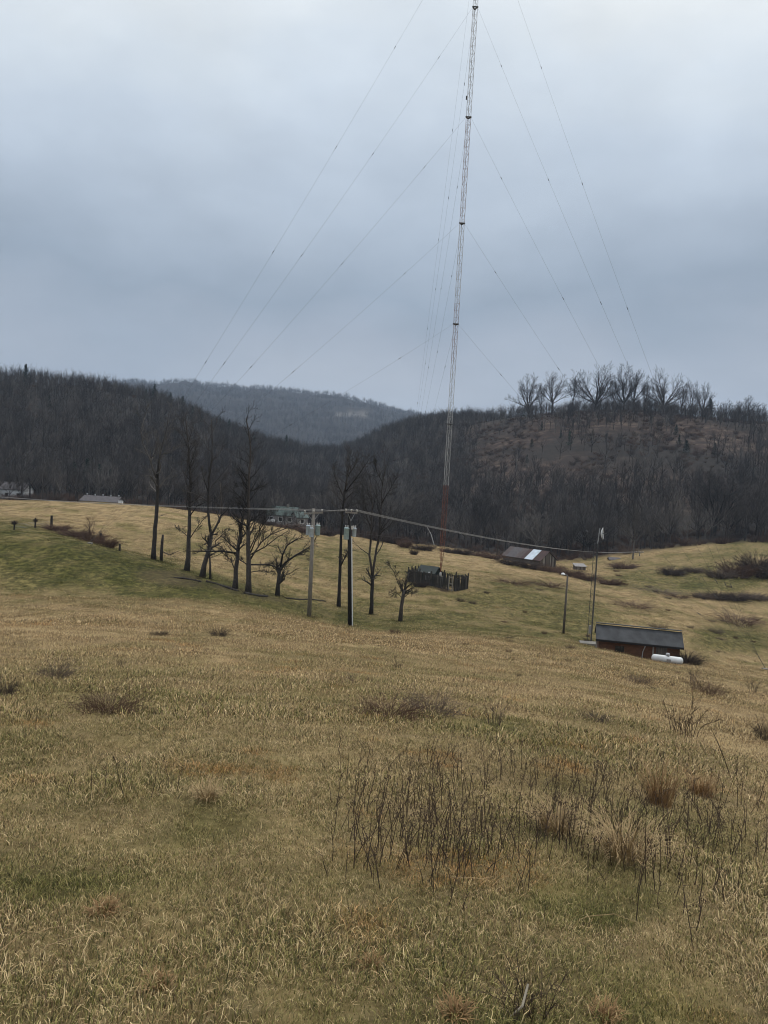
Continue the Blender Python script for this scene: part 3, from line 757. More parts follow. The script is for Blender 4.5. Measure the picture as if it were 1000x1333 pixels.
# big spreading trees on the skyline of the right hill and along the field edge
big = []
for k in range(4):
    MINR[0] = .02; t, c = fan_tree(400 + k, 17, (.42, .36, .46, .30)[k], (11, 9, 13, 7)[k], wide=(1.35, 1.25, 1.5, .95)[k], trunk_f=(.24, .30, .2, .36)[k], counts=(10, 7, 5)); MINR[0] = .005
    big.append((t, c))
BM_ = [(t.mesh('trunk', M['bark']), c.mesh('crown', M['twig'])) for t, c in big]
BP_ = [(t.mesh('trunk', M['bark_grey']), c.mesh('crown', M['twig_pale'])) for t, c in big]
def big_tree(k, loc, h, label, group=None, pale=False, rz=None, wide=1.0):
    bm = (BP_ if pale else BM_)[k]
    ro = thing('spreading_tree', label, 'tree', loc, R.random() * 6.28 if rz is None else rz, group, h / 17.0)
    ro.scale = (h / 17 * wide, h / 17 * wide, h / 17)
    link('trunk', bm[0], ro); link('crown', bm[1], ro)
    return ro
def crest(u, vmax=545, d0=380, d1=700):     # the skyline of the near hill at photo column u
    best = None
    for d in np.linspace(d0, d1, 120):
        xx = ray(u, 540).x / ray(u, 540).y * d
        zz_ = gz(xx, d); s_ = (zz_ - EYE) / d
        if best is None or s_ > best[0]: best = (s_, xx, d, zz_)
    return Vector(best[1:])
SK = [(688, 491, 0, 'leftmost bare tree on the right skyline, round open crown', 1.0), (719, 487, 1, 'second bare skyline tree from the left, wide crown', 1.1),
      (745, 490, 3, 'small narrow bare tree between two wider trees on the skyline', .9), (774, 478, 2, 'widest bare tree on the skyline with a broad fan crown', 1.1),
      (812, 478, 0, 'tall dense bare tree right of the widest skyline tree', .85), (824, 484, 1, 'bare tree overlapping the right of the tall dense skyline tree', .9), (839, 497, 3, 'thin bare tree beside the tall dense skyline pair', .8),
      (864, 484, 2, 'bare tree with a high flat crown alone on the right skyline', .95), (887, 502, 3, 'low bare tree just left of the slim pair by the evergreen', .9),
      (900, 497, 1, 'slim bare tree left of the skyline evergreen', .7), (914, 501, 0, 'slim bare tree touching the skyline evergreen', .7),
      (797, 497, 1, 'small bare tree in the gap below the two tallest skyline trees', .9), (970, 517, 0, 'low round bare tree near the right end of the skyline', 1.1),
      (944, 523, 3, 'low thin bare tree right of the skyline evergreen', 1.0), (990, 525, 1, 'rightmost low bare tree on the skyline', 1.2), (703, 505, 3, 'thin low bare tree between the two leftmost skyline trees', .8), (760, 508, 3, 'thin low tree left of the widest skyline tree', .9), (846, 512, 0, 'low bushy bare tree left of the flat crowned skyline tree', 1.2)]
for (u0, vt, k, lb, wd) in SK:
    p = crest(u0, d0=380, d1=560); _, vb = project(np.array(p.x), np.array(p.y), np.array(p.z))
    h = max((float(vb) - vt) * p.y / F, 4)
    big_tree(k, (p.x, p.y, p.z - .3), h * 1.06, lb, 'bare trees on the skyline of the right hill', wide=wd)
for (u0, v0, vt, k, pale, wide, lb) in [
        (765, 722, 655, 2, True, 1.3, 'pale many branched tree behind the dish mast'), (930, 698, 610, 0, False, 1.1, 'dark spreading tree at the top edge of the right field'),
        (974, 694, 622, 1, False, 1.0, 'crooked dark tree at the right end of the field edge'), (824, 728, 655, 3, True, .8, 'slim pale tree with a brushy foot beyond the barn'),
        (700, 722, 662, 1, True, 1.2, 'pale bushy tree standing behind the barn roof'), (868, 706, 640, 2, True, .9, 'grey tree above the bushes of the right field'),
        (470, 694, 606, 0, True, 1.1, 'wide pale tree crown behind the two poles'), (436, 692, 618, 1, True, 1.0, 'pale tree left of the wide crown behind the poles'), (508, 700, 612, 2, True, 1.0, 'pale tree right of the wide crown behind the poles'), (620, 706, 640, 3, False, 1.0, 'dark bare tree just right of the radio mast'),
        (60, 650, 596, 1, True, .9, 'grey bare tree next to the white building'), (545, 702, 635, 1, False, 1.0, 'dark bare tree left of the radio mast at the wood edge')]:
    p = hit(u0, v0); 
    if p.y < 150: p = Vector((pix(u0, v0, 230).x, 230, gz(pix(u0, v0, 230).x, 230)))
    h = (v0 - vt) * p.y / F
    big_tree(k, (p.x, p.y, p.z - .2), h, lb, None, pale, wide=wide)

for (u0, Y0, h, lb) in [(352, 200, 6.5, 'bare tree before the left end of the green roof'), (371, 203, 5.5, 'bare tree before the middle of the green roof'), (387, 201, 7, 'bare tree before the grey wing of the green roofed house'), (12, 205, 7, 'bare tree before the white building wall'), (26, 208, 6.5, 'bare tree at the right corner of the white building')]:
    pq = pix(u0, 670, Y0); big_tree(3, (pq.x, Y0, gz(pq.x, Y0) - .2), h, lb, None, False, wide=.9)
# evergreens
def conifer_mesh(seed, h, w, mm_):
    rng = random.Random(seed); t, c = MB(), MB()
    t.tube([(0, 0, -.3), (0, 0, h * .5), (0, 0, h)], [.2, .12, .02], 6)
    z_ = h * .08
    while z_ < h * .985:
        f_ = 1 - z_ / h; rad = w * (f_ ** .75) * rng.uniform(.7, 1.12) + .1
        for b_ in range(7):
            a = rng.random() * 6.283; L = rad * rng.uniform(.6, 1.1)
            e = Vector((L * math.cos(a), L * math.sin(a), z_ + L * rng.uniform(-.25, .12)))
            for q in range(11):
                s_ = rng.uniform(.15, 1); m_ = Vector((0, 0, z_)).lerp(e, s_)
                sz = rng.uniform(.25, .6) * (.5 + .1 * h / 2)
                d1 = Vector((rng.gauss(0, 1), rng.gauss(0, 1), rng.gauss(-.2, .6))).normalized() * sz
                d2 = Vector((rng.gauss(0, 1), rng.gauss(0, 1), rng.gauss(0, .4))).normalized() * sz * .45
                c.tri_mesh([m_ - d2, m_ + d2, m_ + d1], [(0, 1, 2)])
        z_ += h * .05
    return t.mesh('trunk', M['bark']), c.mesh('crown', mm_)
CF = [conifer_mesh(k, 9, (2.6, 2.1, 3.0)[k - 1], M['needles']) for k in (1, 2, 3)] + [conifer_mesh(4, 9, 3.2, M['needles_green'])]
def conifer(u0, v0, hpx, lb, k, group=None, on_crest=False, dmax=700, wide=1.0):
    p = crest(u0, d0=300, d1=620) if on_crest else hit(u0, v0, dmax, 180)
    s_ = hpx * p.y / F / 9
    ro = thing('evergreen_tree', lb, 'tree', (p.x, p.y, p.z - .3), R.random() * 6, group, s_); ro.scale = (s_ * wide, s_ * wide, s_)
    link('trunk', CF[k][0], ro); link('crown', CF[k][1], ro)
conifer(924, 533, 27, 'full dark evergreen standing on the right skyline', 0, on_crest=True, wide=1.25)
conifer(741, 580, 20, 'vivid green evergreen halfway up the right hillside', 3, wide=.8)
conifer(33, 500, 26, 'tall dark pine poking out of the left hilltop woods', 1, wide=1.2)
conifer(200, 512, 24, 'dark pine at the shoulder of the left hill crest', 0, on_crest=True)
conifer(237, 534, 22, 'dark pine lowest on the left hill crest', 2, on_crest=True)
for (u0, v0, hp, k) in [(190, 524, 18, 1), (222, 522, 20, 2), (250, 548, 20, 0), (262, 556, 16, 1), (286, 556, 18, 2), (298, 565, 20, 0), (372, 590, 24, 1), (330, 585, 18, 2)]:
    conifer(u0, v0, hp, 'small dark evergreen among the bare woods along the left hill shoulder', k, 'small evergreens along the left hill shoulder')
for (u0, v0, hp, k) in [(683, 537, 14, 2), (692, 540, 10, 0), (705, 560, 12, 1), (692, 582, 12, 2), (686, 603, 12, 0), (730, 570, 11, 1), (880, 566, 14, 2), (884, 579, 14, 0), (893, 590, 18, 2), (930, 592, 16, 1), (610, 523, 10, 1), (625, 524, 9, 2)]:
    conifer(u0, v0, hp, 'small dark round evergreen dotted over the brown right hillside', k, 'small evergreens dotted over the right hillside', wide=1.3)
for (u0, v0, hp, k) in [(20, 560, 14, 0), (64, 530, 16, 1), (88, 585, 15, 2), (120, 545, 16, 0), (150, 575, 14, 1), (178, 548, 15, 2), (205, 580, 15, 0), (232, 575, 14, 1), (140, 612, 17, 2), (268, 590, 14, 0), (45, 606, 16, 1)]:
    conifer(u0, v0, hp, 'small dark evergreen scattered over the face of the left wooded hill', k, 'small evergreens scattered over the left hill', wide=1.2)
for (u0, v0, hp, k) in [(95, 651, 40, 0), (112, 652, 46, 1), (128, 652, 40, 2), (142, 653, 34, 0), (8, 648, 36, 1), (160, 654, 30, 2)]:
    p = pix(u0, v0, 262); zz_ = gz(p.x, 262)
    ro = thing('evergreen_tree', 'dark evergreen at the foot of the left hill behind the low roof', 'tree', (p.x, 262, zz_ - .3), R.random() * 6, 'evergreens at the foot of the left hill', hp * 262 / F / 9)
    link('trunk', CF[k][0], ro); link('crown', CF[k][1], ro)

# ------------------------------------------------------------------ the row of dead looking trees in the pasture
def row_tree(lb, trunk_px, w0, w1, limbs_px, seed, name='bare_tree', twigs=1.0, pale=False, crown_n=14, crown_t0=.45, crownL=.22, grey_top=False):
    MINR[0] = .015; base = hit(*trunk_px[0]); Y0 = base.y; rng = random.Random(seed)
    ro = thing(name, lb, 'tree', base)
    k = Y0 / F
    def loc3(pts, yj):
        out = []; dy = 0
        for i, (a, b_) in enumerate(pts):
            if i: dy += rng.gauss(0, yj)
            q = pix(a, b_, Y0) - base; q.y += dy; out.append(q)
        return out
    def densify(pts, jit):
        o_ = [pts[0]]
        for a, b_ in zip(pts, pts[1:]):
            n_ = max(1, int((b_ - a).length / .9))
            for q in range(1, n_ + 1):
                o_.append(a.lerp(b_, q / n_) + (Vector((rng.gauss(0, jit), rng.gauss(0, jit), 0)) if q < n_ else Vector()))
        return o_
    tp = densify(loc3(trunk_px, .12), .035); tp[0].z -= .3
    n_ = len(tp); rads = [max((w0 + (w1 - w0) * (i / (n_ - 1)) ** .8) * k * .5, .02) for i in range(n_)]
    rads = [a_ * .88 for a_ in rads]; rads[0] *= 1.35
    t = MB(); t.tube(tp, rads, 9)
    part('trunk', t, M['bark'], ro, True)
    crown = MB(); dummy = MB()
    H = (tp[-1] - tp[0]).length
    crown_n = int(crown_n * 1.4)
    limbs(dummy, crown, tp, rads, H * crownL / .55, 0, 3, rng, up=.10, counts=(crown_n, 6, 5), spread=(.5, 1.1), wig=.22, t0=crown_t0, n=crown_n)
    for (pts, a0, a1) in limbs_px:
        lp = densify(loc3(pts, .25), .06)
        # start inside the trunk
        rl = [max((a0 + (a1 - a0) * i / (len(lp) - 1)) * k * .5, .012) for i in range(len(lp))]
        q = MB(); q.tube(lp, rl, 6)
        part('limb', q, M['bark_grey' if pale else 'bark'], ro, True)
        LL = sum((b_ - a).length for a, b_ in zip(lp, lp[1:]))
        limbs(dummy, crown, lp, rl, max(LL * .55, 1.2), 0, 3, rng, up=.12, counts=(8, 6, 5), spread=(.35, 1.0), wig=.2, t0=.2, n=max(4, int(9 * twigs)))
    crown.tri_mesh(dummy.v, dummy.f); MINR[0] = .005
    part('crown', crown, M['twig_pale' if pale else 'twig'], ro)
    return ro
row_tree('tall bare tree with a wide two limbed fork, farthest left of the pasture row',
         [(200, 729), (201, 700), (203, 665), (204, 640), (205, 618)], 7, 4.5,
         [([(204, 622), (197, 600), (186, 578), (183, 560), (188, 542)], 3.2, .8), ([(204, 622), (208, 600), (213, 578), (218, 555), (221, 540)], 3.2, .8),
          ([(210, 592), (222, 588), (234, 580)], 1.4, .5), ([(196, 598), (204, 588), (208, 575)], 1.2, .5)], 1, pale=True, crown_n=5, crown_t0=.75, crownL=.3)
row_tree('straight black trunked bare tree with a flared foot, right of the broken snag',
         [(243, 743), (244.5, 725), (246, 690), (247, 650), (246.5, 610), (244, 575), (242, 548)], 7.5, 1.5,
         [([(247, 672), (256, 659), (270, 652), (280, 655)], 1.8, .6), ([(248, 700), (254, 690), (262, 678), (268, 672)], 1.5, .5), ([(246, 610), (252, 592), (256, 575)], 1.6, .5),
          ([(246, 700), (238, 692), (231, 688)], 1.0, .4)], 2, crown_n=26, crown_t0=.38, crownL=.15)
row_tree('leaning bare tree with a bent low forking trunk beside the straight black tree',
         [(263, 751), (266, 735), (272, 715), (275, 695)], 8, 5.5,
         [([(275, 697), (271, 668), (271, 640), (275, 608), (276, 575), (273, 545)], 4, .8), ([(275, 697), (281, 684), (288, 668), (286, 645), (284, 628)], 3.6, .9),
          ([(288, 672), (298, 662), (312, 655)], 1.5, .5), ([(280, 705), (290, 695), (298, 690)], 1.3, .5), ([(271, 640), (266, 625), (262, 608)], 1.6, .5)], 3, crown_n=5, crown_t0=.5, crownL=.4)
row_tree('thin upright stem at the foot of the leaning tree', [(274, 754), (273.5, 735), (273, 712)], 3.2, 2.0, [], 31, 'tree_stem', crown_n=4, crownL=.2)
row_tree('thick leaning trunk directly left of the tallest tree of the row',
         [(306, 766), (307, 742), (310, 712), (314, 688), (318, 662)], 8, 3,
         [([(307, 745), (300, 730), (292, 722), (286, 718)], 1.8, .6), ([(308, 725), (295, 705), (286, 690)], 1.4, .4), ([(318, 664), (321, 640), (319, 622)], 2.4, .7),
          ([(307, 720), (290, 718), (270, 718), (250, 717.5)], 3, 1.6)], 4, crown_n=10, crown_t0=.3, crownL=.3)
row_tree('tallest bare tree of the pasture row, long naked upper trunk with a tufted tip',
         [(323, 771), (324, 740), (324, 700), (324, 660), (325, 625), (327, 600), (328, 582), (325, 562), (322, 545)], 8.5, 1.6,
         [([(326, 728), (340, 706), (352, 696), (372, 688), (384, 684)], 2.6, .6), ([(326, 720), (334, 700), (342, 682), (345, 672)], 2.0, .5), ([(327, 735), (350, 735), (364, 739)], 2.6, 1.5),
          ([(325, 640), (336, 636), (346, 630)], 1.5, .4), ([(324, 642), (316, 632), (308, 634)], 1.5, .4), ([(326, 722), (345, 712), (360, 700), (378, 690)], 2.0, .5),
          ([(322, 735), (312, 728), (300, 730)], 1.8, .5), ([(325, 715), (334, 694), (348, 676), (356, 668)], 1.9, .5), ([(323, 700), (314, 684), (304, 672)], 1.6, .5), ([(326, 745), (342, 742), (356, 748)], 1.5, .4), ([(324, 690), (336, 670), (340, 655)], 1.6, .5)], 5, crown_n=22, crown_t0=.3, crownL=.14)
row_tree('low wide forked bare tree nearest to the grey utility pole',
         [(361, 776), (362, 760), (364.5, 742)], 6.5, 5,
         [([(364.5, 743), (368, 722), (374, 710), (384, 703), (396, 699)], 3.2, .7), ([(364.5, 743), (372, 732), (386, 722), (402, 713), (412, 700)], 3.6, .8), ([(386, 722), (396, 722), (405, 726)], 1.2, .4),
          ([(364, 742), (358, 736), (348, 735)], 2.0, .6)], 6, crown_n=6, crown_t0=.4, crownL=.7)
row_tree('bare tree with one thin side limb just left of the black utility pole',
         [(441, 790), (442, 760), (443, 730), (444, 700), (446, 665), (449, 640)], 5.5, 3,
         [([(443, 738), (448, 728), (454, 715)], 2.2, 1.2), ([(449, 642), (452, 622), (456, 605), (452, 592)], 2.4, .6), ([(449, 642), (462, 625), (476, 605), (482, 596)], 2.4, .6), ([(449, 650), (440, 630), (432, 608)], 1.8, .5), ([(452, 622), (462, 606), (468, 592)], 1.6, .5)], 7, crown_n=9, crown_t0=.65, crownL=.32, twigs=1.6)
row_tree('bare tree with a tight double stem just right of the black utility pole',
         [(483, 800), (484, 775), (485, 750)], 6, 5,
         [([(485, 751), (481, 722), (484, 690), (485, 655), (482, 630)], 3.4, .9), ([(485, 751), (490, 715), (494, 690), (497, 655), (499, 625), (503, 605)], 3.6, .8), ([(497, 655), (506, 640), (517, 620)], 1.7, .4), ([(484, 690), (474, 662), (470, 640)], 1.6, .5), ([(499, 630), (490, 612), (488, 600)], 1.5, .4)], 8, crown_n=4, crown_t0=.6, crownL=.5, twigs=1.6)
row_tree('short broken off dead tree with whippy sprouts right of the poles',
         [(521, 809), (522.5, 790), (525, 775), (527, 768)], 5.5, 5,
         [([(525, 774), (519, 760), (512, 742), (508, 737)], 1.3, .5), ([(526, 770), (530, 757), (533, 745)], 1.2, .4), ([(524, 780), (532, 772), (540, 771)], 1.1, .4), ([(523, 778), (517, 770), (510, 772)], .9, .4)], 9, 'broken_tree', crown_n=5, crown_t0=.75, crownL=.5)
# snag post
b0 = hit(210, 731); ro = thing('broken_snag', 'short broken tree snag leaning beside the leftmost tree of the row', 'snag', b0)
q = MB(); q.tube([Vector((0, 0, -.3))] + [pix(a, c_, b0.y) - b0 for a, c_ in ((210.3, 720), (211.2, 706), (212.3, 696))], [.2, .18, .16, .12], 8); part('trunk', q, M['bark'], ro, True)
q = MB(); q.tube([pix(212, 718, b0.y) - b0, pix(222, 722, b0.y) - b0 + Vector((0, -.4, 0)), pix(236, 716, b0.y) - b0 + Vector((0, -.7, 0))], [.06, .05, .02], 5)
for k in range(14):
    a = pix(R.uniform(213, 228), R.uniform(717, 724), b0.y) - b0 + Vector((0, -.4, 0)); q.spike(a, a + Vector((R.gauss(.5, .5), R.gauss(0, .4), R.gauss(-.1, .5))), .02)
part('limb', q, M['bark'], ro)
# log / root bank under the row
b0 = hit(290, 760); ro = thing('fallen_log', 'long dark fallen log lying along the foot of the tree row', 'log', b0)
q = MB()
for (segm, r0) in ((((226, 752), (238, 754), (250, 755.5), (262, 758)), .13), (((268, 758), (282, 761), (296, 766), (310, 770)), .18), (((318, 773), (334, 776), (348, 777)), .15), (((372, 779.5), (388, 781), (404, 781), (424, 783)), .10)):
    pts_ = [hit(u0, v0) - b0 + Vector((0, R.gauss(0, .1), .05 + R.gauss(0, .03))) for u0, v0 in segm]
    q.tube(pts_, [r0 * R.uniform(.6, 1.1) for _ in pts_], 7)
    for k in range(9):
        a = pts_[R.randrange(len(pts_))]; q.spike(a, a + Vector((R.gauss(0, .9), R.gauss(0, .5), R.uniform(.05, .5))), .03)
part('trunk', q, M['bark'], ro)

# small hedge tree on the knoll
b0 = hit(118, 701); t, c = bare_tree_meshes(510, 2.6, .08, 3, (12, 6, 4), .01, spread=(.4, 1.0), t0=.15, ratio=(.5, .8))
ro = thing('small_bare_tree', 'small twiggy bare tree rising from the hedge on the left knoll', 'tree', b0); part('trunk', t, M['bark'], ro); part('crown', c, M['bramble'], ro)

# ------------------------------------------------------------------ bushes and clumps
BUSH = [shrub_mesh(600 + k, 150, 1.0, 1.3, M[m_], .009, 6, 1.25, .58) for k, m_ in enumerate(('bramble', 'bramble_grey', 'brush_dark'))]
DENSE = [shrub_mesh(620 + k, 300, 1.0, 1.7, M[m_], .015, 7, .95, .5) for k, m_ in enumerate(('brush_dark', 'bramble', 'bramble_grey'))]
SPARSE = [shrub_mesh(640 + k, 16, 1.0, .9, M[m_], .012, 7, .6) for k, m_ in enumerate(('weed', 'bramble_grey', 'weed'))]
def bush(u0, v0, wpx, hpx, lb, kind='B', k=None, group=None, name='bramble_clump', cat='bush', dmax=320):
    p = hit(u0, v0, dmax); lib = {'B': BUSH, 'D': DENSE, 'S': SPARSE}[kind]; k = R.randrange(3) if k is None else k
    ro = thing(name, lb, cat, p, R.random() * 6.28, group)
    if v0 > 865 and kind == 'B': wpx *= 1.35; hpx *= 1.25
    w = wpx * p.y / F; h = hpx * p.y / F
    base_w = {'B': 2.1, 'D': 2.4, 'S': 1.5}[kind]
    ro.scale = (w / base_w, w / base_w, h / 1.0)
    link('stems', lib[k], ro)
    return ro
bush(140, 928, 56, 32, 'large reddish bramble clump alone in the left foreground pasture', 'B', 0)
bush(72, 882, 34, 22, 'small leaning brush clump above the large left bramble', 'B', 1)
bush(4, 906, 30, 24, 'dark bramble clump cut by the left edge of the photo', 'B', 2)
bush(560, 929, 56, 28, 'dense grey brown bramble mound in the middle of the pasture', 'B', 1)
bush(505, 934, 58, 28, 'ragged bramble touching the left side of the middle mound', 'B', 0)
bush(648, 944, 44, 36, 'open twiggy shrub right of the middle bramble mound', 'S', 1)
bush(517, 872, 22, 22, 'small upright shrub above the middle bramble mound', 'S', 0)
bush(481, 888, 12, 12, 'tiny stubby shrub up left of the middle bramble mound', 'S', 2)
bush(456, 890, 22, 18, 'thin low shrub left of the tiny stubby shrub', 'S', 1)
bush(157, 870, 16, 26, 'slim upright dark shrub above the large left bramble', 'S', 0)
bush(285, 828, 28, 14, 'low brush heap in the far left pasture, right of another', 'B', 2)
bush(208, 827, 22, 10, 'flat brush heap in the far left pasture below the bare soil', 'B', 2)
bush(514, 825, 14, 10, 'small dark tuft of brush below the broken dead tree', 'B', 0)
bush(890, 958, 62, 60, 'tall open spray of dead stems on the right side of the pasture', 'S', 0)
bush(920, 905, 32, 20, 'dense reddish clump on the right below the propane tank', 'B', 0)
bush(904, 892, 24, 30, 'wispy tall clump directly below the dark bush by the tank', 'S', 1)
bush(832, 890, 20, 14, 'small brown clump below the left end of the propane tank', 'B', 1)
bush(982, 903, 22, 22, 'thin brown clump near the right edge of the pasture', 'S', 1)
bush(772, 938, 36, 10, 'flat dark clump right of the twiggy shrub in mid pasture', 'B', 2)
bush(996, 965, 24, 34, 'dark clump cut by the right edge of the photo', 'B', 2)
bush(893, 864, 34, 18, 'dark round bush behind the right end of the propane tank', 'D', 0)
bush(765, 836, 14, 8, 'tiny dark tuft at the foot of the dish mast', 'B', 2)
bush(842, 857, 22, 8, 'low brown tuft against the wall of the long roofed hut', 'B', 1)
bush(876, 748, 36, 11, 'largest dark round bush in the right field', 'D', 0, dmax=240)
bush(904, 745, 24, 8, 'small dark bush right of the largest bush in the right field', 'D', 2, dmax=240)
bush(812, 740, 34, 9, 'dark bush around the foot of the slim pale tree beyond the dish mast', 'D', 1, dmax=240)
for (u0, v0, w_, h_, lb) in [(938, 752, 34, 13, 'leftmost low bush of the big thicket in the right field'), (958, 750, 36, 22, 'rounded bush in the middle of the big right thicket'), (982, 748, 44, 30, 'tallest bush of the big thicket at the right edge'), (1003, 752, 40, 24, 'thicket bush cut by the right edge of the photo')]:
    bush(u0, v0, w_, h_, lb, 'D', None, 'big thicket at the right edge of the far field', dmax=240)
for (u0, v0, w_, h_, lb) in [(916, 779, 26, 8, 'left tip of the long low thicket in the right hollow'), (936, 780, 34, 11, 'left middle part of the long low thicket'), (958, 781, 34, 10, 'right middle part of the long low thicket'), (986, 780, 40, 9, 'right end of the long low thicket')]:
    bush(u0, v0, w_, h_, lb, 'D', None, 'long low thicket in the right hollow', dmax=240)
bush(795, 761, 28, 9, 'dark bush in the dip right of the dish mast', 'D', 1, dmax=240)
bush(858, 772, 50, 8, 'brown brush strip along the ditch of the right hollow', 'B', 1, dmax=240)
bush(885, 778, 30, 6, 'thin brush strip at the right end of the ditch', 'B', 0, dmax=240)
bush(960, 811, 70, 16, 'brown weedy patch on the right slope', 'B', 0, dmax=240)
bush(824, 790, 50, 9, 'brown brush streak behind the hut roof, upper', 'B', 0, dmax=240)
bush(857, 818, 20, 9, 'rusty tuft just above the right end of the hut roof', 'B', 1, dmax=240)
bush(668, 760, 46, 9, 'brown brush streak left of the street light pole, lower left', 'B', 0, dmax=240)
bush(717, 764, 40, 10, 'brown brush streak next to the street light pole', 'B', 0, dmax=240)
bush(932, 824, 18, 10, 'small brown tuft on the green right slope', 'B', 1, dmax=240)
bush(600, 783, 14, 7, 'small dark tuft in front of the mast fence gate', 'B', 2, dmax=240)
bush(615, 786, 12, 6, 'tiny dark tuft right of the tuft by the mast fence gate', 'B', 2, dmax=240)
bush(547, 764, 16, 9, 'brush grown up against the left part of the picket enclosure', 'D', 0, dmax=200); bush(578, 770, 14, 7, 'brush at the front of the picket enclosure beside the gate', 'B', 1, dmax=200)
# hedge on the knoll, hedge along the far field edge
for k, (u0, v0, w_, h_, lb) in enumerate([(74, 690, 30, 9, 'left end of the bramble hedge on the left knoll'), (98, 698, 34, 11, 'bramble hedge left of the small twiggy tree'),
                                          (120, 706, 30, 16, 'bramble around the foot of the small twiggy tree'), (138, 712, 26, 15, 'right end of the bramble hedge on the left knoll')]):
    bush(u0, v0, w_, h_, lb, 'D', 1, 'bramble hedge on the left knoll', 'hedge_bush', 'hedge', 150)
HB = [(345, 683, 30, 6, 'low flat hedge bush in front of the green roofed house'), (375, 688, 30, 8, 'hedge bush in front of the grey house wing'), (400, 694, 30, 9, 'hedge bush behind the transformer cans of the grey pole'),
      (425, 697, 24, 9, 'hedge bush midway between the grey pole and the black pole'), (470, 699, 26, 10, 'hedge bush directly right of the black pole transformers'), (492, 704, 28, 12, 'tall hedge bush behind the double stemmed tree'),
      (512, 708, 22, 12, 'rounded hedge bush right of the double stemmed tree'), (527, 712, 20, 12, 'rounded reddish hedge bush above the single ball shaped bush'), (550, 716, 26, 9, 'low reddish hedge bush left of the orange mast foot'),
      (586, 720, 24, 8, 'hedge bush just right of the orange mast foot'), (604, 722, 24, 8, 'second hedge bush right of the orange mast foot'), (622, 724, 24, 8, 'third hedge bush right of the orange mast foot'),
      (640, 727, 26, 8, 'hedge bush left of the barn roof'), (664, 735, 30, 9, 'dark hedge bush below the left end of the barn'), (690, 740, 30, 10, 'dark hedge bush below the bright tin sheets of the barn'),
      (715, 744, 30, 11, 'dark hedge bush below the barn gable'), (742, 750, 30, 12, 'dark hedge bush below the little grey shed'), (765, 755, 26, 10, 'last hedge bush, left of the dish mast legs')]
for (u0, v0, w_, h_, lb) in HB:
    bush(u0, v0, w_, h_, lb, 'D', R.choice((0, 1)), 'hedge bushes along the far edge of the pasture', 'hedge_bush', 'hedge', 240)
p0 = hit(539, 724, 240); bush(539, 722, 9, 9, 'single small dark ball shaped bush in front of the far hedge', 'D', 0)
for k in range(46):      # little tufts on the slope to the right
    u0, v0 = R.uniform(600, 990), R.uniform(735, 900)
    p = hit(u0, v0, 240)
    if p.y > 200 or (770 < u0 < 892 and 800 < v0 < 872): continue
    bush(u0, v0, R.uniform(5, 11), R.uniform(3, 6), 'tiny brown tuft dotted over the slope around the hut', 'B', None, 'tiny tufts dotted over the slope around the hut', 'brush_tuft', 'tuft', 240)

# ------------------------------------------------------------------ dead weed stalks and tussocks in the foreground
def stalk_mesh(seed, h, side, head):
    rng = random.Random(seed); s_ = MB(); p = Vector((0, 0, -.02)); pts = [p]; d = Vector((rng.gauss(0, .10), rng.gauss(0, .10), 1)).normalized()
    for k in range(5):
        d = (d + Vector((rng.gauss(0, .035), rng.gauss(0, .035), 0))).normalized(); p = p + d * h / 5; pts.append(p)
    s_.tube(pts, [.0031, .0029, .0026, .0022, .0017, .0009], 4, cap=False)
    for k in range(side):
        i = rng.randint(1, 4); a = pts[i].lerp(pts[i + 1], rng.random()); az = rng.random() * 6.28
        dd = Vector((math.cos(az) * .6, math.sin(az) * .6, rng.uniform(.4, 1.1))).normalized(); L = h * rng.uniform(.08, .24)
        s_.spike(a, a + dd * L, .0024)
        s_.lathe([(.0008, 0), (.0032, .005), (.0028, .010), (.001, .015)], 5, c=a + dd * L * .95)
    for k in range(head):
        a = pts[-1] - Vector((0, 0, rng.uniform(0, h * .16))); dd = Vector((rng.gauss(0, .5), rng.gauss(0, .5), rng.gauss(.5, .3))).normalized()
        s_.lathe([(.0008, 0), (.004, .006), (.0035, .012), (.001, .018)], 5, c=a + dd * .014)
    return s_.mesh('weed_stalk', M['weed'])
SM = [stalk_mesh(700 + k, .5, (2, 4, 6, 3, 8, 1)[k], (2, 4, 3, 6, 4, 0)[k]) for k in range(6)]
first = None; nst = 0
def stalk(u0, v0, h, lb='thin dark dead weed stalk standing in the weedy right foreground', grp='dead weed stalks in the right foreground'):
    global nst
    p = hit(u0, v0, 40); o = link('weed_stalk', SM[R.randrange(6)], None, p, (R.gauss(0, .09), R.gauss(0, .09), R.random() * 6.28)); o.scale = (1.15, 1.15, h / .5)
    tag(o, lb, 'weed', grp); nst += 1
zones = [((535, 1105), 75, 40, 44, .34), ((630, 1110), 120, 46, 36, .30), ((720, 1012), 210, 22, 62, .27), ((810, 1085), 130, 50, 60, .32), ((930, 1100), 85, 70, 46, .36), ((600, 988), 130, 16, 22, .24), ((890, 1170), 90, 40, 14, .34)]
for (c0, ru, rv, n_, h) in zones:
    for k in range(n_):
        stalk(c0[0] + R.gauss(0, .55) * ru, max(c0[1] + R.gauss(0, .55) * rv, 955), h * R.uniform(.45, 1.15))
for (u0, v0, h) in [(88, 1035, .22), (119, 1035, .25), (137, 1035, .24), (162, 1040, .36), (197, 1040, .26), (220, 1025, .18), (231, 1030, .24), (160, 1020, .2), (438, 1050, .3), (460, 1060, .3), (479, 1060, .34), (496, 1060, .34)]:
    stalk(u0, v0, h, 'single dead stem sticking up in the left half of the foreground', 'single dead stems in the left foreground')
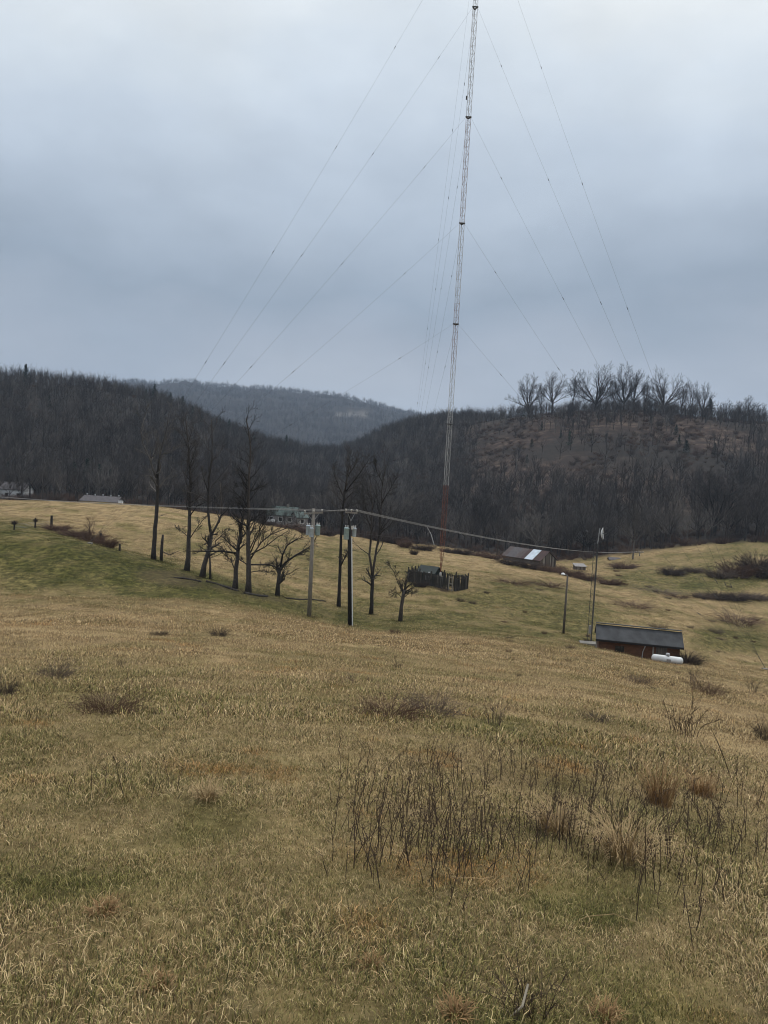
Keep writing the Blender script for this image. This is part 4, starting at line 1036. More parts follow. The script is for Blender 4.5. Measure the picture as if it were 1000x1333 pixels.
for (u0, v0, h, lb) in [(942, 1050, .5, 'straight dark stem with a knob, right foreground edge'), (960, 1050, .55, 'second straight stem with side twigs at the right edge'), (985, 1060, .55, 'tall dead stem nearest the right edge'), (828, 1200, .55, 'tall seed headed dark stem over the bent tussock'), (841, 1150, .7, 'tallest dark stem behind the bent tussock')]:
    stalk(u0, v0, h, lb, None)
wc = proto_collection('weed_stalk', SM); wp = []
while len(wp) < 480:
    u0, v0 = R.uniform(425, 1010), R.gauss(1065, 52)
    if not 960 < v0 < 1190 or R.random() > .25 + .75 * math.exp(-((u0 - 780) / 190) ** 2 - ((v0 - 1050) / 60) ** 2) + .5 * math.exp(-((u0 - 560) / 80) ** 2): continue
    wp.append(hit(u0, v0, 40))
nw = len(wp); ws = NR.uniform(.25, .7, nw)
o = scatter('small_dead_weeds', [tuple(p) for p in wp], np.stack([NR.randn(nw) * .14, NR.randn(nw) * .14, NR.rand(nw) * 6.283], 1), np.stack([ws * 0 + .95, ws * 0 + .95, ws], 1), NR.randint(0, 6, nw), wc)
tag(o, 'low brown thicket of fine dead weeds between the taller stalks', None, None, 'stuff')
# long leaning whip on the right
b0 = hit(952, 1012, 40); ro = thing('dead_weed', 'long thin whip of a stem leaning left on the right pasture', 'weed', b0)
q = MB(); q.tube([Vector((0, 0, -.02)), pix(942, 985, b0.y) - b0, pix(930, 962, b0.y) - b0 + Vector((0, -.1, 0)), pix(919, 944, b0.y) - b0 + Vector((0, -.2, 0))], [.008, .007, .005, .003], 5)
for k in range(4): a = pix(940 - 5 * k, 982 - 8 * k, b0.y) - b0; q.spike(a, a + Vector((R.gauss(.05, .06), 0, .07)), .003)
part('stem', q, M['weed'], ro)
# tussocks of bent grass
def tussock_mesh(seed, n_, h, w, m_, droop=2.4, ww=.006):
    rr = np.random.RandomState(seed); v_, f_ = [], []
    for b_ in range(n_):
        a = rr.rand() * 6.283; rad = w * .25 * math.sqrt(rr.rand()); p = Vector((rad * math.cos(a), rad * math.sin(a), -.01)); a2 = a + rr.randn() * .5
        hd = Vector((math.cos(a2), math.sin(a2), 0)); sd = Vector((-hd.y, hd.x, 0)); th = abs(rr.randn()) * .3; L = h * rr.uniform(.7, 1.6); dth = droop * rr.uniform(.3, 1.1) / 5; o_ = len(v_)
        for s_ in range(6):
            k = (1 - (s_ / 5) ** 2) * ww * .5
            v_ += [tuple(p - sd * k), tuple(p + sd * k)]; p = p + (hd * math.sin(th) + Vector((0, 0, math.cos(th)))) * L / 5 + sd * rr.randn() * .01; th += dth
            if p.z < .01: p.z = .01 + .02 * rr.rand()
        for s_ in range(5): f_.append((o_ + 2*s_, o_ + 2*s_ + 1, o_ + 2*s_ + 3, o_ + 2*s_ + 2))
    q_ = MB(); q_.tri_mesh(v_, f_); return q_.mesh('blades', m_)
def tussock(u0, v0, wpx, hpx, lb, m_, seed, droop=2.4, n_=220):
    if m_ is M['sedge'] and v0 > 1100: hpx *= .62; droop += .7; n_ = int(n_ * .6)
    p = hit(u0, v0, 40); w = wpx * p.y / F; h = hpx * p.y / F
    ro = thing('grass_tussock', lb, 'tussock', p); link('blades', tussock_mesh(seed, n_, h, w, m_, droop), ro)
tussock(812, 1118, 110, 62, 'large tussock of bent pale dead grass in the weedy patch', M['straw'], 1)
tussock(722, 1085, 90, 46, 'drooping pale grass tussock left of the largest tussock', M['straw'], 2)
tussock(858, 1050, 60, 50, 'orange tall sedge tussock upper right of the weedy patch', M['sedge'], 3, 1.0)
tussock(912, 1035, 60, 26, 'low orange grass mound near the right edge', M['sedge'], 4, 1.6)
tussock(136, 1190, 56, 34, 'rusty red grass tuft in the left foreground', M['sedge'], 5, 1.8, 130)
tussock(592, 1325, 60, 40, 'rusty red grass tuft at the bottom left of the dark shrub', M['sedge'], 6, 1.6, 130)
tussock(788, 1328, 60, 40, 'rusty red grass tuft at the bottom right of the dark shrub', M['sedge'], 7, 1.6, 130)
tussock(482, 1262, 40, 28, 'small orange grass tuft in the centre foreground', M['sedge'], 8, 1.6, 100)
tussock(205, 1290, 60, 36, 'orange straw tuft at the lower left', M['sedge'], 9, 1.6, 120)
tussock(270, 1040, 60, 24, 'tan dead grass mound in the left middle foreground', M['straw'], 10, 2.2, 140)
# dark shrub with a bleached stick at the bottom
bush(690, 1325, 110, 78, 'dark twiggy shrub at the bottom edge with a bleached stick in it', 'S', 0, None, 'low_shrub', 'shrub'); bush(668, 1328, 70, 52, 'smaller twiggy shrub left of the bleached stick', 'S', 2, None, 'low_shrub', 'shrub')
b0 = hit(672, 1330, 40); ro = thing('bleached_stick', 'bleached pale stick lying through the dark shrub at the bottom edge', 'stick', b0)
q = MB(); q.tube([pix(664, 1330, b0.y) - b0 + Vector((0, 0, .02)), pix(680, 1310, b0.y) - b0, pix(690, 1297, b0.y) - b0 + Vector((0, .05, .02))], [.004, .0055, .005], 6)
part('stick', q, M['pale_stick'], ro)
for (u0, v0, L, az, lb) in [(100, 1240, .35, .6, 'pale dry stem lying in the grass at lower left'), (240, 1242, .25, 2.2, 'short pale stem lying in the grass left of centre'), (600, 1148, .4, 3.0, 'pale arching stem lying below the weed clump'), (790, 1208, .35, .1, 'pale straight stem lying on the dark green patch'), (40, 1235, .3, .9, 'slanting pale stem in the left bottom corner grass')]:
    p = hit(u0, v0, 40); q = MB(); dv = Vector((math.cos(az), math.sin(az), 0)); q.tube([dv * L * (i_ / 6 - .5) + Vector((0, 0, .05 + R.gauss(0, .008))) + Vector((-dv.y, dv.x, 0)) * (.05 * math.sin(i_ * .55)) for i_ in range(7)], [.0016, .0024, .0026, .0024, .002, .0016, .001], 4)
    o = link('dry_stem', q.mesh('dry_stem', M['straw']), None, p); tag(o, lb, 'stem')

# ------------------------------------------------------------------ radio mast
tb = hit(572.5, 764, 200); TY = tb.y
def tz(v_):                                      # height on the mast axis seen at photo row v_
    lo, hi = -20, 300
    for _ in range(50):
        mid_ = (lo + hi) / 2
        if float(project(np.array(tb.x), np.array(TY), np.array(mid_))[1]) > v_: lo = mid_
        else: hi = mid_
    return lo
mast = thing('radio_mast', 'very tall guyed lattice radio mast, orange foot and white bands, inside the picket enclosure', 'radio mast', tb)
z0, z1 = tz(745) - tb.z, tz(-150) - tb.z
q = MB(); q.box((0, 0, (z0 - .55) / 2 - .2), (.9, .9, z0 - .55 + .4)); part('base_pier', q, M['concrete'], mast)
q = MB(); q.lathe([(.12, z0 - .55), (.20, z0 - .5), (.11, z0 - .42), (.20, z0 - .34), (.11, z0 - .26), (.20, z0 - .18), (.10, z0 - .1), (.14, z0)], 14); part('base_insulator', q, M['ceramic'], mast, True)
FW = .37                                         # leg circle radius, metres
ang = [math.radians(a) for a in (90, 210, 330)]
def section_mesh(h, bays, taper=None, m_=None):
    s_ = MB(); P3 = lambda k, zz_: Vector((FW * (1 if taper is None else taper(zz_)) * math.cos(ang[k]), FW * (1 if taper is None else taper(zz_)) * math.sin(ang[k]), zz_))
    for k in range(3): s_.tube([P3(k, h * i / 6) for i in range(7)], .029, 6)
    for b_ in range(bays):
        a, c_ = h * b_ / bays, h * (b_ + 1) / bays
        for k in range(3):
            k2 = (k + 1) % 3
            s_.tube([P3(k, a), P3(k2, c_)] if b_ % 2 else [P3(k2, a), P3(k, c_)], .019, 4, False); s_.tube([P3(k, c_), P3(k2, c_)], .015, 4, False)
    return s_.mesh('tower_section', m_)
lv = [tz(v_) - tb.z for v_ in (-128, 10, 153, 291, 422, 552)]
zt = z0 + 4.2
sec = section_mesh(4.2, 5, lambda q_: max(min(q_ / 3.4, 1), .12), M['tower_orange'])
o = link('tower_section', sec, mast, (0, 0, z0)); o['label'] = 'tapering orange foot of the mast'
bands = [tz(v_) - tb.z for v_ in (632, 470, 395, 291, 220, 153, 90, 10, -150)]
bm_ = ['tower_orange', 'tower_white', 'tower_pink', 'tower_white', 'tower_pink', 'tower_pink', 'tower_white', 'tower_white', 'tower_white']
cache = {}
zc = zt
for zb, m_ in zip(bands, bm_):
    n_ = max(1, round((zb - zc) / 5.6)); hh = (zb - zc) / n_
    key = (m_, round(hh, 1)); hh_ = hh
    sm = section_mesh(hh, max(4, round(hh / 1.0)), None, M[m_])
    for k in range(n_):
        o = link('tower_section', sm, mast, (0, 0, zc + k * hh))
        if m_ == 'tower_orange': o['label'] = 'faded orange lattice section'
    zc = zb
for z_ in lv:
    q = MB()
    for k in range(3):
        a, c_ = Vector((math.cos(ang[k]), math.sin(ang[k]), 0)) * FW * 1.15, Vector((math.cos(ang[(k + 1) % 3]), math.sin(ang[(k + 1) % 3]), 0)) * FW * 1.15
        q.tube([a, c_], .09, 6)
    part('guy_collar', q, M['dark_steel'], mast, loc=(0, 0, z_))
q = MB(); q.box((-.42, -.1, 0), (.2, .2, .45)); part('side_light', q, M['dark_steel'], mast, loc=(0, 0, tz(128) - tb.z))
# obstruction light near the middle collar
ALs = [('left', hit(117, 706, 200)), ('right', pix(994, 872, 90)), ('far', None)]
aL = hit(117, 708, 200)
pR = hit(996, 872, 200); aR = pR
pF = pix(520, 705, 195); aF = Vector((pF.x, 195, gz(pF.x, 195)))
anchors = [aL, aR, aF]
albl = ['concrete guy anchor with a steel rod hidden in the knoll hedge', 'concrete guy anchor with a steel rod at the right edge of the slope', 'concrete guy anchor with a steel rod at the far edge of the pasture']
for a, lb in zip(anchors, albl):
    ro = thing('guy_anchor', lb, 'anchor', a, 0, 'anchors of the mast guy wires')
    q = MB(); q.box((0, 0, -.05), (.5, .5, .4)); part('block', q, M['concrete'], ro)
    dv = (tb + Vector((0, 0, 60)) - a).normalized(); q = MB(); q.tube([Vector((0, 0, .2)), Vector((0, 0, .2)) + dv * 1.4], .028, 6); part('rod', q, M['dark_steel'], ro)
for z_ in lv:
    for k, a in enumerate(anchors):
        A = Vector((0, 0, z_)); dv = (tb + Vector((0, 0, 60)) - a).normalized(); B = a + Vector((0, 0, .2)) + dv * 1.4 - tb; L = (B - A).length
        # the wire starts at the collar
        st = (B - A); st.z = 0; st.normalize(); A = A + st * FW
        pts_ = [A.lerp(B, i / 14) - Vector((0, 0, L * .012 * 4 * (i / 14) * (1 - i / 14))) for i in range(15)]
        q = MB(); q.tube(pts_, .0085, 4, False); w = part('guy_wire', q, M['wire'], mast)
        q = MB(); nin = max(2, int(L / 16))
        for i in range(1, nin + 1):
            t_ = (i - .45) / nin * 14; i0 = min(int(t_), 13); c_ = pts_[i0].lerp(pts_[i0 + 1], t_ - i0); dd = (pts_[i0 + 1] - pts_[i0]).normalized()
            q.tube([c_ - dd * .25, c_ - dd * .15, c_ + dd * .15, c_ + dd * .25], [.015, .038, .038, .015], 6)
        part('insulator', q, M['dark_steel'], w)

# ------------------------------------------------------------------ picket enclosure and tuning hut
cA, cB, cC = hit(531, 757.5, 200), hit(592, 770, 200), hit(606, 766.5, 200)
cA.z = cA.z; ex = (cB - cA); ex.z = 0; Lx = ex.length; ex.normalize(); ey = Vector((-ex.y, ex.x, 0)); Ly = 3.2
if ey.y < 0: ey = -ey
cor = [cA, cA + ex * Lx, cA + ex * Lx + ey * Ly, cA + ey * Ly]
fen = thing('picket_enclosure', 'weathered picket fence enclosure around the foot of the radio mast', 'fence', Vector((cA.x, cA.y, gz(cA.x, cA.y))))
pk = MB()
pk.tri_mesh([(-.065, -.012, 0), (.065, -.012, 0), (.065, .012, 0), (-.065, .012, 0), (-.065, -.012, 2.0), (.065, -.012, 2.0), (.065, .012, 2.0), (-.065, .012, 2.0), (0, -.012, 2.1), (0, .012, 2.1)],
            [(0, 1, 5, 4), (1, 2, 6, 5), (2, 3, 7, 6), (3, 0, 4, 7), (4, 5, 8), (6, 7, 9), (5, 6, 9, 8), (7, 4, 8, 9), (3, 2, 1, 0)])
pkm = [pk.mesh('picket', M['picket']), pk.mesh('picket', M['board'])]
f0 = fen.location
npk = 0
for s_ in range(4):
    a, c_ = cor[s_], cor[(s_ + 1) % 4]; a = Vector((a.x, a.y, gz(a.x, a.y))); c_ = Vector((c_.x, c_.y, gz(c_.x, c_.y)))
    Ls = math.hypot(c_.x - a.x, c_.y - a.y); yaw = math.atan2(c_.y - a.y, c_.x - a.x); n_ = int(Ls / .15)
    for k in range(n_ + 1):
        if s_ == 0 and 0.86 < k / n_ < .97: continue
        p = a.lerp(c_, k / n_); p.z = gz(p.x, p.y)
        o = link('picket', pkm[0 if R.random() < .85 else 1], fen, p - f0 + Vector((0, 0, -.05)), (R.gauss(0, .025), R.gauss(0, .03), yaw)); o.scale = (1, 1, R.uniform(.84, .95)); npk += 1
    for hh in (.5, 1.55):
        q = MB(); q.tube([a - f0 + Vector((0, 0, hh)), c_ - f0 + Vector((0, 0, hh))], .045, 4); part('rail', q, M['picket'], fen)
    for k in range(4):
        p = a.lerp(c_, k / 4); q = MB(); q.box((0, 0, 1.05), (.13, .13, 2.3)); part('post', q, M['picket'], fen, loc=Vector((p.x, p.y, gz(p.x, p.y))) - f0, rot=(0, 0, yaw))
p = cor[0].lerp(cor[1], .915); yaw = math.atan2(ex.y, ex.x)
gt = thing('enclosure_gate', 'narrow pale gate in the front of the picket enclosure', 'gate', Vector((p.x, p.y, gz(p.x, p.y))), yaw)
for sx in (-.3, .3): q = MB(); q.box((sx, -.08, 1.0), (.12, .08, 2.1)); part('stile', q, M['wood_grey'], gt)
for zz_ in (.15, 1.0, 1.9): q = MB(); q.box((0, -.08, zz_), (.48, .06, .12)); part('rail', q, M['wood_grey'], gt)
# tuning hut
p = cor[0].lerp(cor[2], .5); p = cA + ex * Lx * .50 + ey * 1.75
hp = Vector((p.x, p.y, gz(p.x, p.y)))
hp = hp - ex * 1.6
th_ = thing('tuning_hut', 'small dark green gabled hut inside the picket enclosure', 'hut', hp, yaw + .15)
def gable(w, d, h, rise, ov, th=.10):      # wall shell and two roof slabs, ridge along X, w along X, d along Y
    wb = MB(); a, c_ = w / 2, d / 2
    wb.tri_mesh([(-a,-c_,-.6),(a,-c_,-.6),(a,c_,-.6),(-a,c_,-.6),(-a,-c_,h),(a,-c_,h),(a,c_,h),(-a,c_,h),(-a,0,h+rise),(a,0,h+rise)], [(0,1,5,4),(2,3,7,6),(1,2,6,9,5),(3,0,4,8,7)])
    roofs = []
    sl = rise / c_
    for sg in (-1, 1):
        e = c_ + ov; x_ = a + ov; zt_ = h + rise + .012; ze = h + rise - sl * e + .012
        r_ = MB(); r_.tri_mesh([(-x_,0,zt_),(x_,0,zt_),(x_,sg*e,ze),(-x_,sg*e,ze),(-x_,0,zt_+th),(x_,0,zt_+th),(x_,sg*e,ze+th),(-x_,sg*e,ze+th)],
                              [(0,1,2,3),(4,5,6,7),(0,1,5,4),(1,2,6,5),(2,3,7,6),(3,0,4,7)])
        roofs.append(r_)
    return wb, roofs
wb, rf = gable(2.6, 2.2, 1.7, .8, .2); part('wall', wb, M['dark_green'], th_)
for r_ in rf: part('roof', r_, M['dark_green'], th_)
q = MB(); q.box((.3, -1.13, 1.0), (1.0, .05, .6)); part('sign_panel', q, M['grey_wall'], th_)
for xx in (-.7, .55): q = MB(); q.box((xx, -1.16, 1.75), (.22, .12, .22)); part('lamp', q, M['white'], th_)

# ------------------------------------------------------------------ utility poles and lines
def utility_pole(lb, u0, v0, u1, v1, r0, mt, arm_u, cans, name='utility_pole'):
    b_ = hit(u0, v0); top = pix(u1, v1, b_.y) - b_; ro = thing(name, lb, 'utility pole', b_)
    q = MB(); q.tube([Vector((0, 0, -.5)), top * .5, top], [r0, r0 * .85, r0 * .68], 10); part('pole', q, mt, ro, True)
    az_ = pix(arm_u[1], arm_u[2], b_.y) - b_; az0 = pix(arm_u[0], arm_u[3], b_.y) - b_
    az0.y -= .25; az_.y += .35
    q = MB(); dv = az_ - az0; rot_ = dv.to_track_quat('X', 'Z').to_matrix(); q.box((az0 + az_) / 2 - Vector((0, .18, 0)), (dv.length, .11, .14), rot_); part('crossarm', q, M['wood_grey'], ro)
    ins = []
    for t_ in (.04, .5, .96):
        p_ = az0.lerp(az_, t_) - Vector((0, .18, 0)) + Vector((0, 0, .07)); q = MB(); q.lathe([(.03, 0), (.03, .06), (.09, .08), (.06, .14), (.09, .16), (.05, .24)], 8); part('insulator', q, M['ceramic'], ro, True, loc=p_); ins.append(b_ + p_ + Vector((0, 0, .22)))
    for sx in (-1, 1):
        q = MB(); mid_ = (az0 + az_) / 2; e_ = mid_ + dv * .3 * sx; q.tube([e_ - Vector((0, .1, .05)), mid_ - Vector((0, .1, .75))], .025, 4); part('brace', q, M['galv'], ro)
    for (uc, vt_, vb_, wpx, dy, mk) in cans:
        c1 = pix(uc, vb_, b_.y) - b_; c2 = pix(uc, vt_, b_.y) - b_; hgt = (c2 - c1).z; rr = wpx * b_.y / F / 2
        q = MB(); q.lathe([(rr * .92, 0), (rr, .04), (rr, hgt * .86), (rr * 1.05, hgt * .87), (rr * 1.05, hgt * .92), (rr * .7, hgt * .98), (rr * .2, hgt)], 16)
        can = part('transformer', q, mk, ro, True, loc=(c1.x, c1.y + dy, c1.z))
        for sx in (-.4, .4):
            q = MB(); q.lathe([(.035, 0), (.06, .05), (.035, .1), (.06, .15), (.03, .24)], 7); part('bushing', q, M['ceramic'], can, True, loc=(sx * rr, 0, hgt * .93))
    return ro, ins, b_
p1, ins1, b1 = utility_pole('weathered grey utility pole carrying three pale transformer cans', 402.5, 803, 408.5, 662, .20, M['wood_grey'], (396.5, 420, 667.5, 668.5),
    [(401.3, 683, 696.5, 6.2, -.1, M['transformer']), (406.0, 686, 698.5, 5.4, -.55, M['transformer']), (413.0, 683, 697, 6.6, .25, M['transformer_green'])])
p2, ins2, b2 = utility_pole('black utility pole with a white conduit and two transformer cans', 456, 815, 454.5, 665, .20, M['wood_black'], (450, 465, 668, 666.5),
    [(450.8, 686, 702, 7, -.15, M['transformer_green']), (460.8, 687, 699, 5.4, .3, M['transformer'])])
q = MB(); top = pix(455.5, 700, b2.y) - b2; q.tube([Vector((.22, -.1, -.3)), top + Vector((.17, -.1, 0))], .05, 6); part('conduit', q, M['white'], p2)
q = MB(); c_ = pix(457.5, 686.5, b2.y) - b2; q.box(c_ + Vector((.1, -.3, 0)), (.18, .25, .3)); part('cutout', q, M['ceramic'], p2)
# far poles that carry the line on
def plain_pole(lb, u0, Y0, vtop, r0):
    p_ = pix(u0, 650, Y0); g0 = gz(p_.x, Y0); zt_ = pix(u0, vtop, Y0).z; b_ = Vector((p_.x, Y0, g0)); h = zt_ - g0
    ro = thing('utility_pole', lb, 'utility pole', b_); q = MB(); q.tube([(0, 0, -.5), (0, 0, h)], [r0, r0 * .7], 8); part('pole', q, M['wood_grey'], ro, True)
    q = MB(); q.box((0, -.1, h - .25), (2.0, .11, .14)); part('crossarm', q, M['wood_grey'], ro)
    out = []
    for sx in (-.9, 0, .9):
        q = MB(); q.lathe([(.03, 0), (.08, .05), (.05, .18)], 7); part('insulator', q, M['ceramic'], ro, loc=(sx, -.1, h - .18)); out.append(b_ + Vector((sx, -.1, h)))
    return out
insL = plain_pole('utility pole beyond the left edge that carries the line on', -60, 150, 641, .2)
pq = pix(178, 657, 168); o = thing('dead_tree', 'slim straight grey dead trunk standing alone before the left woods', 'dead tree', (pq.x, 168, gz(pq.x, 168))); q = MB(); q.tube([(0, 0, -.3), (.1, 0, 3.4), (.35, 0, 6.6)], [.17, .13, .07], 7); part('trunk', q, M['bark_grey'], o)
insR = plain_pole('distant utility pole among the trees beyond the dish mast', 838, 205, 718, .16)
def line(a, b_, sag, r0, lb, m_, grp, name='power_line', n_=22):
    pts_ = [a.lerp(b_, i / n_) - Vector((0, 0, sag * 4 * (i / n_) * (1 - i / n_))) for i in range(n_ + 1)]
    q = MB(); q.tube([p_ - a for p_ in pts_], r0, 5, False); o = link(name, q.mesh(name, m_), None, a); tag(o, lb, 'power line', grp); return o
for k in range(3):
    line(insL[k], ins1[k], .5, .014, 'power line strung from the left edge to the grey pole', M['cable'], 'power lines from the left to the grey pole')
    line(ins1[k], ins2[k], .12, .018, 'short power line between the grey pole and the black pole', M['cable'], 'power lines between the two poles')
    line(ins2[k], insR[k], 1.6, .020, 'power line running down right from the black pole past the mast', M['cable'], 'power lines from the black pole to the right')
a = pix(456, 690, b2.y); mid_ = pix(640, 724, 120); e_ = pix(1015, 782, 150)
q = MB(); P3_ = [pix(456, 693, b2.y), pix(520, 700, 85), pix(580, 711, 95), pix(640, 723.5, 105), pix(700, 735, 112), pix(760, 746, 118), pix(850, 759, 125), pix(946, 769.5, 132), pix(1060, 786, 140)]
q.tube([p_ - P3_[0] for p_ in P3_], .0115, 4, False); o = link('power_line', q.mesh('power_line', M['wire']), None, P3_[0]); tag(o, 'single thin dark cable hanging low to the right from the black pole', 'power line')

# street light
b0 = hit(733.5, 825); top = pix(739, 750, b0.y) - b0; ro = thing('street_light', 'slim dark wooden light pole with a small white lamp head', 'street light', b0)
q = MB(); q.tube([Vector((0, 0, -.4)), top], [.13, .09], 8); part('pole', q, M['board'], ro, True)
q = MB(); h0 = pix(739, 749, b0.y) - b0; h1 = pix(734, 747.5, b0.y) - b0; q.tube([h0, h1 + Vector((0, -.1, 0))], .035, 6); part('arm', q, M['galv'], ro)
q = MB(); q.lathe([(.05, .16), (.14, .12), (.24, 0), (.22, -.04), (.1, -.08)], 12); part('lamp_head', q, M['white'], ro, True, loc=h1 + Vector((-.1, -.1, 0)))

# dish mast
b0 = hit(769, 838); top = pix(778.5, 701, b0.y) - b0; ro = thing('dish_mast', 'slim three legged lattice mast with a white dish on top', 'mast', b0)
hx = Vector((top.x * .35, 0, top.z)); H = top.z
lg = [Vector((.0, -.18, 0)), Vector((-.34, .1, 0)), Vector((.05, .28, 0))]
axis = Vector((top.x * .45, 0, H))
for k in range(3):
    q = MB(); q.tube([lg[k] + Vector((0, 0, -.2)), lg[k] * .9 + axis * .97], (.045, .025, .025)[k], 6); part('leg', q, M['dark_steel'], ro)
nb_ = 26; q = MB()
for i in range(nb_):
    t0_, t1_ = i / nb_ * .97, (i + 1) / nb_ * .97
    for k in range(3):
        a, c_ = lg[k] * (1 - .1 * t0_) + axis * t0_, lg[(k + 1) % 3] * (1 - .1 * t1_) + axis * t1_
        q.tube([a, c_], .011, 3, False)
part('bracing', q, M['dark_steel'], ro)
dc = pix(782.5, 694.5, b0.y) - b0
q = MB(); q.tube([axis * .95, Vector((dc.x - .15, 0, dc.z + .5))], .05, 8); part('top_tube', q, M['galv'], ro)
R_d = .56; rotd = Matrix.Rotation(math.radians(62), 3, 'Z') @ Matrix.Rotation(math.radians(-90), 3, 'Y')
ds = MB(); nr_, nt_ = 5, 20; vs = []
for i in range(nr_ + 1):
    for k in range(nt_):
        rr = R_d * i / nr_; a = 6.2832 * k / nt_; vs.append((rr * math.cos(a), rr * math.sin(a) , .18 * (i / nr_) ** 2))
fs = [(i*nt_+k, i*nt_+(k+1) % nt_, (i+1)*nt_+(k+1) % nt_, (i+1)*nt_+k) for i in range(nr_) for k in range(nt_)]
nv_ = len(vs); vs2 = vs + [(x_, y_, z_ - .03) for x_, y_, z_ in vs]; fs2 = fs + [tuple(nv_ + i for i in reversed(f_)) for f_ in fs] + [((nr_)*nt_+k, (nr_)*nt_+(k+1) % nt_, nv_+(nr_)*nt_+(k+1) % nt_, nv_+nr_*nt_+k) for k in range(nt_)]
rotm = Vector((math.sin(math.radians(68)), -math.cos(math.radians(68)), .05)).to_track_quat('Z', 'Y').to_matrix()
ds.tri_mesh([rotm @ Vector(p_) for p_ in vs2], fs2); dish = part('dish', ds, M['white'], ro, True, loc=(dc.x, 0, dc.z))
q = MB(); q.tube([rotm @ Vector((R_d * math.cos(6.2832 * k / 24), R_d * math.sin(6.2832 * k / 24), .18)) for k in range(25)], .035, 5, False); part('rim', q, M['galv'], dish)
q = MB(); q.tube([Vector(), rotm @ Vector((0, 0, .5))], [.03, .05], 6); part('feed_horn', q, M['dark_steel'], dish)
q = MB(); q.box((-.25, -.3, 1.45), (.2, .22, .75)); part('equipment_box', q, M['grey_wall'], ro)
p = hit(766, 840); pd = thing('concrete_pad', 'low concrete slab at the foot of the dish mast', 'slab', p, -.12); q = MB(); q.box((.1, .5, .02), (1.7, 1.3, .34)); part('slab', q, M['concrete'], pd)

# ------------------------------------------------------------------ long roofed hut with propane tank
YH = hit(868, 863).y + 3.6
e0 = pix(776.5, 810.5, YH + .9); e1 = pix(887.5, 824.5, YH - .8)           # the ridge ends
rc = (e0 + e1) / 2; dv = e1 - e0; LH = math.hypot(dv.x, dv.y); yw = math.atan2(dv.y, dv.x)
zr = (e0.z + e1.z) / 2
gl = gz(rc.x, rc.y)
rise, half = 1.0, 1.75
hut = thing('long_hut', 'long low red brown hut with a dark shingled gable roof', 'hut', (rc.x, rc.y, zr - rise - 2.0), yw)
wb, rf = gable(LH - .5, half * 2 - .5, 2.0, rise * (half - .25) / half, .28, .12); part('wall', wb, M['brown_wall'], hut)
for r_ in rf: part('roof', r_, M['shingle'], hut)
q = MB(); q.box((0, -half - .06, 2.0 - .13), (LH + .04, .04, .16)); part('fascia', q, M['wood_black'], hut)
q = MB(); q.box((0, 0, 2.0 + rise + .12), (LH + .06, .3, .05)); part('ridge_cap', q, M['shingle'], hut)
q = MB(); q.tube([Vector((.5, -half - .03, 1.75)), Vector((.35, -half + .18, 1.2)), Vector((.3, -half + .18, .3))], .04, 6); part('downpipe', q, M['galv'], hut)
q = MB(); q.box((-1.6, -half + .2, 1.25), (.75, .04, .5)); part('window', q, M['glass'], hut)
q = MB(); q.box((1.9, -half + .2, .85), (.9, .05, 1.9)); part('door', q, M['board'], hut)
for xx in (-3.6, 1.2): q = MB(); q.box((xx, -half + .17, .75), (.12, .08, 2.0)); part('post', q, M['wood_grey'], hut)
bt = hit(868, 863); ta = pix(849, 856, bt.y); tbb = pix(888.5, 860.5, bt.y); Lt = (tbb - ta).length; zc_ = (ta.z + tbb.z) / 2
yt = yw; rt = .31
tk = thing('propane_tank', 'white horizontal propane tank with a domed lid in front of the long hut', 'tank', ((ta.x + tbb.x) / 2, bt.y, zc_), 0); tk.rotation_euler = (0, math.radians(2.5), yt * .6)
prof = [(.02, -Lt/2)] + [(rt * math.sin(a), -Lt/2 + rt * .8 * (1 - math.cos(a))) for a in (.3, .6, .9, 1.2, 1.57)]; prof += [(r_, -x_) for r_, x_ in reversed(prof)]
q = MB(); q.lathe(prof, 18, 'X'); part('tank_shell', q, mat('grimy_white_paint', (.72, .74, .76), (.40, .41, .40), 1.6, rough=.5, contrast=.35), tk, True)
q = MB(); q.lathe([(.17, rt * .8), (.17, rt + .16), (.13, rt + .22), (.03, rt + .24)], 12); part('lid', q, M['galv'], tk, True)
for sx in (-.62, .62):
    q = MB(); q.box((sx, 0, -rt - .12), (.14, .5, .5)); part('foot', q, M['concrete'], tk)
q = MB(); q.box((.05, -rt - .005, -.02), (.34, .02, .2)); part('plate', q, M['grey_wall'], tk)

# ------------------------------------------------------------------ barn, shed, houses
YB = 178
e0 = pix(658, 712.5, YB + 2.5); e1 = pix(722, 716.5, YB - 2.5); rc = (e0 + e1) / 2; dv = e1 - e0; LB = math.hypot(dv.x, dv.y); yw = math.atan2(dv.y, dv.x) - math.radians(24)
barn = thing('barn', 'old board barn with a patchy rusty tin roof in the hollow', 'barn', (rc.x, rc.y, rc.z - 4.95), yw)
rb_, hb, db = 1.9, 3.0, 5.8
wb, rf = gable(LB - .6, db, hb, rb_, .3, .08)
q = MB(); part('wall', wb, M['board'], barn)
